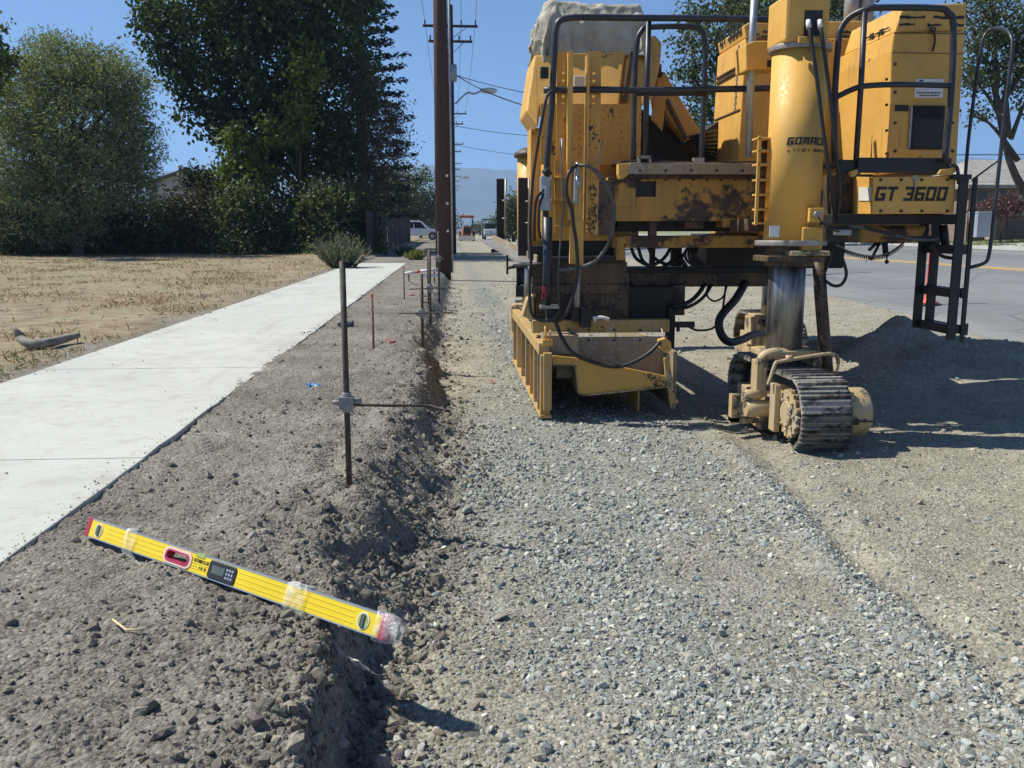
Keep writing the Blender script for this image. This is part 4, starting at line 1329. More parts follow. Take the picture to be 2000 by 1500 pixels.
# ---------------------------------------------------------------- access ladder
XL = P(1888, 500, 6.0).x
for (a, c_, yL, yb) in ((1862, 1880, 5.98, 664), (1889, 1897, 5.98, 668), (1794, 1811, 6.40, 640), (1818, 1835, 6.40, 642)):
    pb('ladder_upright', a, 346, c_, yb, yL, .018, 'black', bevel=.002)
for (ya, yb) in ((478, 497), (562, 583), (632, 655)):
    zz_ = P(1870, (ya + yb) / 2, 6.0).z
    m_ = MB(); m_.box(XL - .10, 6.0, zz_ - .03, XL + .015, 6.40, zz_ + .03); obj('ladder_rung', m_, 'black', PAVER, .004)
    pb('ladder_tie', 1878, ya, 1891, yb, 5.985, .012, 'black', bevel=.001); pb('ladder_tie', 1810, ya - 8, 1819, yb - 12, 6.405, .012, 'black', bevel=.001)
pb('ladder_top', 1862, 340, 1899, 350, 5.97, .45, 'black')
hr = [P(1885, 348, 6.42), P(1893, 260, 6.42), P(1912, 120, 6.42), P(1922, 72, 6.42), P(1938, 57, 6.40), P(1958, 56, 6.2), P(1972, 66, 6.06), P(1977, 95, 6.0), P(1966, 190, 5.98), P(1951, 330, 5.98), P(1938, 450, 5.98), P(1931, 500, 5.98), P(1922, 514, 5.98), P(1896, 522, 5.98)]
m_ = MB(); m_.tube(spline(hr, 5), .0125, 8)
m_.tube([P(1898, 352, 6.2), P(1952, 312, 6.0)], .006, 6)
obj('ladder_handrail', m_, 'rail', PAVER)
pt('ladder_brace', [(1856, 322, 6.0), (1868, 326, 6.0), (1872, 345, 6.0), (1872, 360, 6.0)], .012, 'rail')
pt('ladder_hose', [(1818, 478, 6.1), (1840, 500, 6.1), (1868, 505, 6.0)], .012); pt('ladder_hose', [(1842, 440, 6.3), (1848, 490, 6.3)], .03)

# ---------------------------------------------------------------- the mold and its hopper
MX0, MX1 = P(1069, 800, 6.55).x, P(1316, 790, 6.62).x
mY0, mY1 = 6.52, 9.5
msz = .50
m_ = MB()
m_.box(MX0, mY0, .03, MX0 + .015, mY1, msz)
obj('mold_side_plate', m_, 'mold', PAVER, .003)
for k, yy_ in enumerate((6.53, 6.75, 7.05, 7.42, 7.85, 8.35, 8.9, 9.45)):
    m_ = MB(); m_.box(MX0 - .055, yy_, .04, MX0, yy_ + (.014 if k % 2 else .05), msz - .01)
    obj('mold_rib', m_, 'mold_grey' if k % 3 else 'mold', PAVER, .003)
m_ = MB(); m_.box(MX0 - .06, mY0, .015, MX0 + .03, mY1, .04); obj('mold_skid', m_, 'mold', PAVER, .004)
m_ = MB(); m_.box(MX0 - .06, mY0 + .1, msz - .02, MX0 + .02, mY1 + .05, msz + .07); obj('mold_top_rail', m_, 'mold', PAVER, .006)
pp('mold_front_plate', [(1079, 694), (1127, 699), (1299, 734), (1303, 755), (1140, 772), (1131, 768), (1125, 713), (1108, 711), (1079, 711)], 6.56, .02, 'yellow')
m_ = MB()
fl = [P(1303, 755, 6.56), P(1140, 772, 6.56), P(1131, 768, 6.56), P(1125, 713, 6.56), P(1108, 711, 6.56), P(1079, 711, 6.56)]
for a, b_ in zip(fl[:-1], fl[1:]):
    d_ = Vector((b_.z - a.z, 0, -(b_.x - a.x))).normalized() * .008
    if d_.z > 0 : d_ = -d_
    m_.prism([a, b_, b_ + d_, a + d_], [p + Vector((0, 2.8, 0)) for p in (a, b_, b_ + d_, a + d_)])
obj('mold_profile_skin', m_, 'mold_grey', PAVER)
m_ = MB()
for a, b_ in zip(fl[:2], fl[1:3]):
    m_.tube([a + Vector((0, -.008, 0)), b_ + Vector((0, -.008, 0))], .007, 6)
obj('mold_lip', m_, 'dusty', PAVER)
pb('mold_back_plate', 1087, 658, 1303, 738, 6.85, .02, 'mold_grey')
pb('mold_yoke_beam', 1040, 625, 1308, 650, 6.92, .10, 'mold', bevel=.004)
pb('mold_end_post', 1062, 690, 1078, 802, 6.50, .05, 'mold', bevel=.004)
pb('mold_head', 1062, 655, 1130, 692, 6.66, .25, 'mold_grey', bevel=.004)
pp('mold_end_plate', [(1297, 700), (1307, 698), (1320, 780), (1326, 781), (1326, 788), (1313, 789), (1311, 800), (1309, 789), (1300, 735)], 6.55, .03, 'mold')
m_ = MB(); m_.box(MX1 - .02, 6.6, .06, MX1 + .01, 9.4, .5); obj('mold_side_plate', m_, 'mold_grey', PAVER)
pb('mold_fin', 1246, 762, 1249, 804, 6.6, .4, 'mold')
pp('mold_clamp', [(1287, 665), (1300, 660), (1311, 668), (1312, 684), (1300, 690), (1288, 680)], 6.52, .07, 'yellow')
pt('clamp_bolt', [(1303, 690, 6.54), (1305, 704, 6.54)], .016, 'dusty', straight=True)
pt('mold_pin', [(1292, 642, 6.6), (1300, 668, 6.55)], .006, 'dusty', straight=True)
m_ = MB(); pt('', [(1065, 637, 6.62), (1066, 668, 6.62)], .007, mb=m_, straight=True); pt('', [(1075, 645, 6.62), (1074, 670, 6.62)], .007, mb=m_, straight=True); pb('', 1060, 664, 1080, 676, 6.6, .05, mb=m_); obj('mold_bolts', m_, 'yellow_clean', PAVER)
pt('mold_hose', [(1085, 628, 6.5), (1098, 660, 6.48), (1120, 690, 6.47), (1160, 708, 6.46), (1210, 716, 6.46), (1260, 695, 6.46), (1290, 668, 6.48)], .014, 'rubber')
# hopper above the mold
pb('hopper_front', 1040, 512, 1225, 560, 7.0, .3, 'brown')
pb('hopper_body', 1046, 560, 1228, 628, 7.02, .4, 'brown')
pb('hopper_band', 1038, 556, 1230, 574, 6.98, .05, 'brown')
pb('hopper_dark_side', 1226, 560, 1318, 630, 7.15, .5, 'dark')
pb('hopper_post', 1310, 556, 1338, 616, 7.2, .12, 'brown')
pb('hopper_leg', 1304, 600, 1318, 720, 7.1, .1, 'dark')
pp('hopper_side', [(1030, 585), (1042, 575), (1044, 625), (1020, 618)], 6.98, .2, 'mold')
pb('rear_bracket', 1060, 460, 1200, 500, 7.1, .3, 'dark')
pb('hopper_sill', 1068, 502, 1222, 514, 6.95, .2, 'dark')
pt('mold_cable', [(1150, 606, 6.9), (1170, 602, 6.9), (1200, 604, 6.9), (1222, 620, 6.92)], .009, 'rubber')
m_ = MB(); pt('', [(1158, 622, 6.8), (1175, 620, 6.8), (1190, 624, 6.8)], [.014] * 13, mb=m_); pt('', [(1160, 618, 6.8), (1163, 628, 6.8)], .012, mb=m_, straight=True); obj('work_glove', m_, 'white', PAVER)
m_ = MB(); pb('', 1116, 585, 1140, 628, 6.85, .12, mb=m_); pb('', 1135, 600, 1155, 640, 6.8, .1, mb=m_); m_.lathe([(.03, 0), (.03, .05)], P(1124, 610, 6.8), 'y', 12); obj('vibrator_valve', m_, 'dark', PAVER)

# ---------------------------------------------------------------- left sensor column
pt('sensor_jack', [(1069, 424, 6.5), (1070, 520, 6.5), (1066, 600, 6.5)], .034, 'rail', straight=True)
m_ = MB(); pb('', 1056, 597, 1092, 603, 6.45, .1, mb=m_); obj('jack_foot', m_, 'steel', PAVER)
pb('jack_block', 1068, 603, 1096, 630, 6.48, .1, 'dark')
pb('jack_motor', 1056, 343, 1076, 412, 6.48, .1, 'galv', bevel=.01)
pb('motor_label', 1059, 363, 1067, 385, 6.474, .004, 'white', bevel=0)
m_ = MB(); pb('', 1060, 561, 1066, 580, 6.44, .03, mb=m_); pb('', 1058, 573, 1063, 584, 6.44, .03, mb=m_); obj('red_handle', m_, 'red', PAVER)
pt('rail_collar', [(1064, 330, 6.5), (1072, 343, 6.5)], .03, 'dark', straight=True)
# big hose loops
pt('hydraulic_hose', [(1130, 322, 6.42), (1152, 326, 6.38), (1178, 350, 6.36), (1196, 390, 6.36), (1200, 420, 6.36), (1192, 465, 6.36), (1168, 505, 6.38), (1135, 522, 6.4), (1105, 527, 6.4), (1092, 526, 6.42)], .0125, 'rubber_grey', sub=8)
pt('hydraulic_hose', [(1126, 322, 6.42), (1110, 340, 6.38), (1106, 375, 6.37), (1116, 410, 6.37), (1120, 440, 6.37), (1126, 480, 6.38), (1127, 540, 6.4), (1112, 600, 6.42), (1096, 625, 6.45)], .0135, 'rubber', sub=8)
pt('hydraulic_hose', [(1095, 270, 6.45), (1098, 370, 6.42), (1100, 400, 6.42), (1094, 480, 6.42), (1090, 540, 6.44), (1092, 610, 6.5)], .006, 'rubber_grey')
pt('hydraulic_hose', [(1080, 178, 6.45), (1068, 190, 6.45), (1054, 260, 6.45), (1042, 340, 6.45), (1036, 420, 6.45), (1036, 480, 6.5), (1038, 540, 6.5)], .011, 'rubber')
pt('hydraulic_hose', [(1062, 370, 6.46), (1048, 390, 6.44), (1044, 430, 6.44), (1044, 470, 6.5)], .010, 'rubber')
pt('hydraulic_hose', [(1062, 378, 6.45), (1054, 400, 6.43), (1052, 440, 6.43), (1056, 466, 6.5)], .010, 'rubber')
pt('hydraulic_hose', [(1034, 520, 6.5), (1034, 570, 6.46), (1038, 610, 6.46), (1056, 626, 6.46), (1080, 622, 6.46), (1096, 600, 6.46)], .012, 'rubber')
pt('antenna_rod', [(1098, 270, 6.4), (1096, 330, 6.42), (1099, 380, 6.42)], .004, 'steel', straight=True)
pt('antenna_rod', [(1178, 272, 6.5), (1163, 345, 6.5)], .005, 'steel', straight=True)
pb('clamp_knob', 1056, 130, 1072, 152, 6.5, .05, 'dark')
# foot board with two black uprights
A, B_ = P(1048, 512, 6.75), P(962, 468, 9.6)
d_ = (B_ - A); sd = Vector((0.0, 0, 0)); w_ = Vector((-.12, 0.02, 0))
m_ = MB(); m_.prism([A, A + w_, B_ + w_, B_], [p - Vector((0, 0, .02)) for p in (A, A + w_, B_ + w_, B_)]); obj('foot_board', m_, 'steel', PAVER)
m_ = MB(); up = Vector((0, 0, .05)); m_.prism([A, B_, B_ + up, A + up], [p + Vector((.012, 0, 0)) for p in (A, B_, B_ + up, A + up)]); obj('foot_board_back', m_, 'mold_grey', PAVER)
pb('black_upright', 1012, 347, 1031, 500, 7.25, .02, 'black', bevel=.003)
pb('black_upright', 970, 349, 985, 474, 9.3, .02, 'black', bevel=.003)
pt('upright_rod', [(1033, 348, 7.24), (1033, 490, 7.24)], .008, 'steel', straight=True)
pt('upright_rod', [(988, 349, 9.28), (986, 460, 9.28)], .010, 'steel', straight=True)
for yy_ in (394, 436): pt('rod_clip', [(1026, yy_, 7.2), (1036, yy_ - 2, 7.2)], .006, 'steel', straight=True)
for yy_ in (392, 427): pt('rod_clip', [(981, yy_, 9.25), (991, yy_ - 1, 9.25)], .008, 'steel', straight=True)
m_ = MB()
pt('', [(1004, 520, 6.9), (1062, 516, 6.6)], .018, mb=m_, straight=True)
pb('', 989, 498, 993, 536, 6.9, .02, mb=m_)
pt('', [(992, 523, 6.9), (1008, 521, 6.9)], .012, mb=m_, straight=True)
pt('', [(1020, 516, 6.88), (1020, 556, 6.88)], .016, mb=m_, straight=True)
pb('', 1008, 558, 1023, 580, 6.85, .05, mb=m_)
pt('', [(1013, 520, 6.9), (1013, 560, 6.9)], .018, mb=m_, straight=True)
obj('string_sensor', m_, 'dark', PAVER)
pt('sensor_arm_tube', [(960, 490, 9.3), (1010, 489, 9.2)], .02, 'dark', straight=True)
pb('sensor_wand', 960, 488, 963, 502, 9.3, .02, 'steel')
pb('step_block', 1036, 480, 1062, 520, 6.9, .25, 'dark')

# ---------------------------------------------------------------- bolt heads, seen as dots on the panels
bme = bpy.data.meshes.new('bolt'); mb = MB(); mb.lathe([(.011, -.008), (.011, 0)], (0, 0, 0), 'y', 6); bme.from_pydata(mb.v, [], mb.f); bme.update(); bme.materials.append(M['brown'])
bs_ = []
for yy_ in (155, 205, 255, 300): bs_.append((1731, yy_, HB + .05 - .06))
for k in range(7): bs_.append((1300 + 27 * k, 351, 6.75)); bs_.append((1300 + 27 * k, 424, 6.75))
for yy_ in (125, 180, 240, 295): bs_.append((1860, yy_, HB)); bs_.append((1748, yy_, HB))
for xx_ in (1720, 1760, 1800, 1850): bs_.append((xx_, 412, NB)); bs_.append((xx_, 351, NB))
for xx_ in (1250, 1300, 1350, 1400, 1450): bs_.append((xx_, 333, 6.62))
for xx_ in (1070, 1120, 1170, 1215): bs_.append((xx_, 520, 7.0)); bs_.append((xx_, 566, 6.98))
for xx_ in (1110, 1150, 1200, 1250, 1290): bs_.append((xx_, 644, 6.92)); bs_.append((xx_, 664, 6.85))
for (a, b_, c_) in bs_:
    w_ = P(a, b_, c_); o = bpy.data.objects.new('bolt', bme); o.parent = PAVER; o.location = w_ - PAVER.location; COL.objects.link(o)

# ================================================================== CANVAS COVER on the console
def draped_canvas():
    """a cloth sheet dropped over the console's lumps with the cloth solver, then kept as a plain mesh"""
    Yc = 7.58
    def zpx(y): return P(1148, y, Yc).z
    lumps = []
    for (a, b_, c_, d_, y0, y1) in ((1056, 45, 1246, 118, 7.34, 7.86), (1066, 16, 1116, 60, 7.40, 7.78), (1164, 22, 1240, 60, 7.38, 7.82), (1120, 40, 1162, 60, 7.38, 7.82)):
        mb = MB(); mb.box(P(a, 60, Yc).x, y0, zpx(d_), P(c_, 60, Yc).x, y1, zpx(b_))
        o = obj('lump', mb, 'dark'); cm = o.modifiers.new('c', 'COLLISION'); o.collision.thickness_outer = .012; o.collision.cloth_friction = 25
        md = o.modifiers.new('b', 'BEVEL'); md.width = .025; md.segments = 3
        o.modifiers.move(1, 0)
        lumps.append(o)
    nx, ny = 84, 76
    cx = P(1156, 60, Yc).x; W, D = 1.38, 1.30
    gx, gy = np.meshgrid(np.linspace(-W / 2, W / 2, nx), np.linspace(-D / 2, D / 2, ny))
    rot = .045
    v = np.stack([cx + gx * math.cos(rot) - gy * math.sin(rot), Yc + .03 + gx * math.sin(rot) + gy * math.cos(rot), zpx(12) + .05 + .06 * fbm(gx * 5, gy * 5, 361, 3)], -1).reshape(-1, 3)
    ii = np.arange(nx * ny).reshape(ny, nx)
    ff = np.stack([ii[:-1, :-1], ii[:-1, 1:], ii[1:, 1:], ii[1:, :-1]], -1).reshape(-1, 4)
    cl = npmesh('canvas_tmp', v, ff, 'canvas', smooth=True)
    md = cl.modifiers.new('cloth', 'CLOTH'); st = md.settings
    st.quality = 6; st.mass = .35; st.tension_stiffness = 25; st.compression_stiffness = 25; st.shear_stiffness = 12; st.bending_stiffness = .25; st.air_damping = 2.0
    md.collision_settings.distance_min = .008; md.collision_settings.collision_quality = 3; md.collision_settings.use_self_collision = True; md.collision_settings.self_distance_min = .006
    md.point_cache.frame_start = 1; md.point_cache.frame_end = 60
    scene.frame_start = 1; scene.frame_end = 60
    for f in range(1, 49):
        scene.frame_set(f)
    dg = bpy.context.evaluated_depsgraph_get()
    me = bpy.data.meshes.new_from_object(cl.evaluated_get(dg))
    me.name = 'canvas_cover'
    for o in lumps + [cl]:
        bpy.data.objects.remove(o, do_unlink=True)
    scene.frame_set(1)
    # creases that the solver's grid is too coarse for
    me.update()
    nv = len(me.vertices); co = np.empty(nv * 3, np.float32); no = np.empty(nv * 3, np.float32)
    me.vertices.foreach_get('co', co); me.vertices.foreach_get('normal', no)
    co = co.reshape(-1, 3); no = no.reshape(-1, 3)
    a_, b_ = co[:, 0] * 5 + co[:, 1] * 3, co[:, 2] * 5 - co[:, 1] * 2
    rg = (1 - 2 * np.abs(fbm(a_, b_, 371, 3))) ** 3 * .014 + (1 - 2 * np.abs(fbm(a_ * 2.1 + b_, b_ * 1.7, 381, 2))) ** 4 * .007
    co = co + no * (rg - .008)[:, None]
    me.vertices.foreach_set('co', co.ravel()); me.update()
    org = Vector((cx, Yc, zpx(105)))
    me.transform(Matrix.Translation(-org))
    me.polygons.foreach_set('use_smooth', [True] * len(me.polygons))
    o = bpy.data.objects.new('canvas_cover', me); o.location = org; COL.objects.link(o)
    sd = o.modifiers.new('thickness', 'SOLIDIFY'); sd.thickness = .004
    return tag(o, 'crumpled tan canvas cover draped over the machine control console', 'cover')
draped_canvas()

# ================================================================== STRINGLINE STAKES
M['stake'] = simple('rusty_round_bar', (.085, .068, .056), .7, .35, .45, 30, .3)
M['cast'] = simple('cast_clamp_metal', (.30, .30, .29), .55, .6, .25, 30)
def stake(px, ybase, ytop, yclamp, zbase, r, arm, label, lean=0.0, armr=.007, ball=False):
    b0 = G(px, ybase, zbase)
    Y = b0.y
    top = P(px, ytop, Y); zt_ = top.z
    t = thing('stringline_stake', b0, label, 'stake', 'steel stringline stakes along the trench')
    mb = MB(); mb.tube([b0 + Vector((0, 0, -.25)), Vector((b0.x + lean * .5, Y, (b0.z + zt_) / 2)), Vector((b0.x + lean, Y, zt_))], r, 12)
    obj('bar', mb, 'stake', t)
    if yclamp:
        zc_ = P(px, yclamp, Y).z; xc = b0.x + lean * (zc_ - b0.z) / (zt_ - b0.z)
        s_ = r * 1.9
        mb = MB()
        mb.box(xc - s_ * 1.25, Y - s_, zc_ - s_ * 1.1, xc + s_ * 1.25, Y + s_, zc_ + s_ * 1.1)
        mb.lathe([(s_ * .85, -s_ * 1.7), (s_ * .85, s_ * 1.8)], (xc, Y, zc_), 'z', 14)
        mb.lathe([(s_ * .45, 0), (s_ * .45, s_ * 1.2)], (xc - s_ * 2.4, Y, zc_), 'x', 8)
        mb.lathe([(s_ * .45, 0), (s_ * .45, s_ * 1.4)], (xc + s_ * 1.2, Y - s_ * .3, zc_ + s_ * .2), 'x', 8)
        cl = obj('clamp', mb, 'cast', t, bevel=.002)
        mb = MB(); mb.tube(spline([P(*q) for q in arm], 4), armr, 8)
        obj('arm', mb, 'stake', t)
    return t
stake(683, 970, 510, 786, .20, .0135, [(660, 790, 4.0), (760, 792, 4.02), (835, 793, 4.05), (879, 804, 4.0)], 'nearest tall steel stake with a clamp and thin arm reaching over the trench', lean=.0)
stake(826, 698, 535, 612, .16, .0155, [(779, 612, 8.25), (824, 611, 8.15), (885, 611, 8.1)], 'second nearest steel stake with a clamp and level cross arm')
stake(841, 640, 487, 563, .16, .0165, [(800, 565, 11.2), (841, 563, 11.2), (880, 562, 11.2)], 'third steel stake from the camera with a clamp halfway up')
stake(837, 600, 492, None, .2, .016, None, 'plain dark steel bar standing beside the clamped stakes')
stake(858, 590, 452, 505, .18, .018, [(850, 505, 15), (866, 505, 15)], 'farthest steel stake standing in front of the wooden utility pole')
M['lath'] = simple('rust_red_pin', (.19, .085, .06), .75, 0, .35, 30)
M['pinhead'] = simple('orange_pin_head', (.6, .12, .05), .6, 0, .2, 30)
def pin(px, yb, yt, z, r, label, mat):
    b0 = G(px, yb, z); t = thing('survey_pin', b0, label, 'stake', 'thin survey pins in the dirt verge')
    zt_ = P(px, yt, b0.y).z
    mb = MB(); mb.tube([b0 - Vector((0, 0, .2)), Vector((b0.x - .003, b0.y, zt_))], r, 8); obj('rod', mb, mat, t)
    mb = MB(); mb.lathe([(r * 1.1, -.03), (r * 1.3, 0), (r * .7, .012)], (b0.x - .003, b0.y, zt_), 'z', 8); obj('head', mb, 'pinhead', t)
pin(730, 685, 575, .22, .011, 'thin rust red survey pin beside the pink paint splash', 'lath')
pin(790, 588, 522, .22, .0105, 'small dull brown survey pin beside the far striped board', 'stake')

# pink marking paint splashes: flat marks on the soil
M['pink'] = simple('pink_marking_paint', (.62, .16, .17), .8, 0, .3, 40)
def splash(px, py, z, r, label, seed):
    c_ = G(px, py, z); r_ = random.Random(seed)
    vv, ff = [], []
    for k in range(60):
        a = r_.random() * 6.28; d_ = r * r_.random() ** .7
        x, y_ = c_.x + d_ * math.cos(a), c_.y + 1.6 * d_ * math.sin(a)
        s_ = r * (.08 + .2 * r_.random()) * (1.2 - d_ / r)
        o_ = len(vv); n_ = 7
        for q in range(n_):
            aa = 2 * math.pi * q / n_; ss = s_ * (.6 + .7 * r_.random())
            xx, yy_ = x + ss * math.cos(aa), y_ + 1.4 * ss * math.sin(aa)
            vv.append((xx, yy_, zg(xx, yy_) + .009 + .0004 * k))
        ff.append(tuple(range(o_, o_ + n_)))
    mb = MB(); mb.add(vv, ff)
    tag(obj('paint_splash', mb, 'pink'), label, 'paint mark', 'pink survey paint marks on the dirt')
splash(765, 672, .23, .085, 'pink paint splash on the verge beside the rust red pin', 1)
splash(803, 578, .23, .10, 'faint pink paint splash on the verge beside the brown pin', 2)
splash(960, 748, .0, .045, 'small faded pink paint spot on the gravel floor', 3)

# striped board lying on trestles by the pole
t = thing('barricade_board', G(825, 548, .24), 'white and orange striped boards lying by the utility pole', 'board')
M['boardw'] = simple('white_board', (.68, .66, .63), .6, 0, .12, 10); M['boardo'] = simple('orange_band', (.55, .15, .06), .6, 0, .15, 10)
mb = MB(); 
for (a, b_) in (((791, 534), (812, 531)), ((819, 530), (856, 526)), ((820, 538), (868, 538))):
    p0, p1 = P(*a, 19.5), P(*b_, 19.5); mb.tube([p0, p1], .035, 6)
obj('board', mb, 'boardw', t)
mb = MB(); mb.tube([P(811, 531.5, 19.49), P(820, 530, 19.49)], .036, 6); obj('band', mb, 'boardo', t)
mb = MB(); mb.tube([P(798, 533, 19.52), G(799, 552, .22)], .015, 6); mb.tube([P(848, 530, 19.52), G(849, 556, .2)], .015, 6); obj('trestle_leg', mb, 'stake', t)

# small litter
M['can'] = simple('grey_can', (.16, .17, .18), .5, .3, .3, 30)
c_ = G(676, 637, .262); t = thing('can', c_, 'small dark grey can lying on the verge near the sidewalk edge', 'can')
mb = MB(); mb.lathe([(.022, -.105), (.034, -.095), (.036, -.085), (.036, .085), (.033, .095)], (c_.x, c_.y, zg(c_.x, c_.y) + .034), 'x', 16); obj('barrel', mb, 'can', t)
mb = MB(); mb.lathe([(.038, .07), (.038, .083)], (c_.x, c_.y, zg(c_.x, c_.y) + .034), 'x', 16); obj('rim', mb, 'stake', t)
M['blue'] = simple('blue_wrapper', (.07, .25, .5), .35, 0, .5, 60)
def crumple(name, px, py, z, s_, mat, label, cat, seed, flat=.35):
    c_ = G(px, py, z); zz_ = zg(c_.x, c_.y)
    u = np.linspace(-1, 1, 12); U, V = np.meshgrid(u, u)
    w_ = s_ * (1 + .5 * fbm(U * 1.3, V * 1.3, seed, 2))
    x = c_.x + U * w_; y_ = c_.y + V * w_ * .7; z_ = np.maximum(zg(c_.x, c_.y) + .004, zz_ + s_ * flat * (.6 + 2 * fbm(U * 2 + 3, V * 2, seed + 3, 3)))
    ii = np.arange(144).reshape(12, 12); ff = np.stack([ii[:-1, :-1], ii[:-1, 1:], ii[1:, 1:], ii[1:, :-1]], -1).reshape(-1, 4)
    o = npmesh(name, np.stack([x, y_, z_], -1).reshape(-1, 3), ff, mat)
    return tag(o, label, cat)
crumple('wrapper', 612, 756, .25, .05, 'blue', 'crumpled blue wrapper lying on the dirt verge', 'wrapper', 5)
M['paleorange'] = simple('pink_ribbon', (.80, .45, .38), .6, 0, .3, 30)
c_ = G(398, 580, .27)
mb = MB()
for a in (-.5, .0, .45):
    d_ = Vector((a * .11, .02 * a, .09)); s_ = Vector((.010, .004, 0)); o_ = Vector((c_.x, c_.y, zg(c_.x, c_.y)))
    mb.prism([o_ - s_, o_ + s_, o_ + d_ + s_ * 1.4, o_ + d_ - s_ * 1.2], [p + Vector((0, .004, 0)) for p in (o_ - s_, o_ + s_, o_ + d_ + s_ * 1.4, o_ + d_ - s_ * 1.2)])
tag(obj('survey_ribbon', mb, 'paleorange'), 'pale pink survey ribbon tuft in the dry grass', 'ribbon')
# bleached branch in the grass
M['drift'] = simple('bleached_wood', (.24, .22, .19), .85, 0, .4, 18, .6)
zb1 = zg(G(95, 670, .3).x, G(95, 670, .3).y) + .05
br = [G(38, 660, zb1 + .05), G(60, 672, zb1), G(95, 669, zb1 + .01), G(128, 661, zb1 + .02), G(153, 655, zb1 + .03)]
mb = MB(); sp = spline(br, 6); mb.tube(sp, [.03 + .022 * math.sin(math.pi * min(1, (k_ + 4) / 26)) for k_ in range(25)][:len(sp)], 10)
mb.tube([br[0] + Vector((.02, 0, 0)), br[0] + Vector((-.06, 0, .12))], [.05, .015], 7)
tag(obj('branch', mb, 'drift'), 'pale bleached broken branch lying in the grass by the sidewalk', 'branch')
# bent straw
M['straw'] = simple('dry_straw', (.62, .52, .28), .7, 0, .2, 30)
p_ = [G(220, 1213, .27), G(247, 1240, .27), G(280, 1244, .265)]
p_ = [Vector((q.x, q.y, zg(q.x, q.y) + .012)) for q in p_]
mb = MB(); mb.tube(p_, .0032, 6); tag(obj('straw', mb, 'straw'), 'bent dry yellow straw on the dirt below the spirit level', 'straw')
# a few larger rocks standing out of the loose stone
def rock(px, py, z, s_, col, label, mat='clod', squash=.75):
    c_ = G(px, py, z); v = []
    import bmesh
    bm_ = bmesh.new(); bmesh.ops.create_icosphere(bm_, subdivisions=2, radius=1)
    r_ = random.Random(int(px * 7 + py))
    ax = [Vector((r_.gauss(0, 1), r_.gauss(0, 1), r_.gauss(0, 1))).normalized() for _ in range(9)]
    for vv in bm_.verts:
        k = 1.0
        for a in ax:
            dd = vv.co.dot(a)
            if dd > .62: k = min(k, .62 / dd + .08)
        vv.co = Vector((vv.co.x * s_ * k * 1.15, vv.co.y * s_ * k, vv.co.z * s_ * k * squash))
    me = bpy.data.meshes.new('rock'); bm_.to_mesh(me); bm_.free()
    a = me.attributes.new('Col', 'FLOAT_COLOR', 'POINT')
    a.data.foreach_set('color', np.tile(np.array([*col, 1], np.float32), len(me.vertices)))
    o = link('rock', me, mat, None, (c_.x, c_.y, zg(c_.x, c_.y) + s_ * squash * .45))
    o.rotation_euler = (r_.random() * .4, r_.random() * .4, r_.random() * 6)
    return tag(o, label, 'rock')
rock(285, 1365, .25, .030, (.20, .18, .16), 'largest dark soil lump below the level, at the bottom of the verge')
rock(266, 1332, .25, .022, (.21, .185, .16), 'dark soil lump just behind the largest one on the verge')
rock(20, 1222, .25, .022, (.19, .17, .15), 'dark clod beside the sidewalk corner at the frame edge')
rock(912, 1005, .0, .030, (.30, .29, .26), 'pale pointed stone on the gravel below the nearest stake', 'stone', .9)
rock(740, 1445, .1, .035, (.24, .215, .18), 'brown stone at the foot of the cut bank nearest the camera')
rock(975, 1210, .0, .03, (.27, .25, .215), 'flat brown stone on the trench floor beyond the level end', 'clod', .45)

# ================================================================== SPIRIT LEVEL
L0 = G(166, 1046, .275)
L1 = G(747, 1251, .262)
LK = (L1 - L0).length / 1.22
ux = (L1 - L0).normalized()
side = ux.cross(Vector((0, 0, 1))).normalized()      # towards the camera
if side.y > 0: side = -side
upv = side.cross(ux).normalized()
if upv.z < 0: upv = -upv
tilt = .42
side, upv = (side * math.cos(tilt) + upv * math.sin(tilt)), (upv * math.cos(tilt) - side * math.sin(tilt))
LV = thing('spirit_level', L0, 'long yellow digital spirit level lying across the trench edge', 'spirit level')
def lp(u, v, w): return L0 + ux * (u * LK) + upv * (v * 1.1) + side * w     # along, up, out of the face
LH, LT, LL = .062, .026, 1.22
def lbox(mb, u0, u1, v0, v1, w0, w1):
    vs_ = [lp(u, v, w) for v in (v0, v1) for w in (w0, w1) for u in (u0, u1)]
    mb.add(vs_, [(0, 2, 3, 1), (4, 5, 7, 6), (0, 1, 5, 4), (2, 6, 7, 3), (0, 4, 6, 2), (1, 3, 7, 5)])
M['lvl_yellow'] = simple('level_yellow_enamel', (.80, .60, .02), .32, 0, .06, 8)
M['lvl_grey'] = simple('level_milled_edge', (.55, .57, .58), .35, .7, .1, 20)
M['lvl_red'] = simple('level_red_plastic', (.42, .03, .07), .45, 0, .15, 20)
M['lvl_pink'] = simple('level_pale_surround', (.78, .55, .50), .5, 0, .1, 20)
M['vial'] = simple('green_vial', (.35, .42, .12), .15, 0, .15, 20)
M['lcd'] = simple('grey_lcd', (.10, .115, .10), .25, 0, .1, 40)
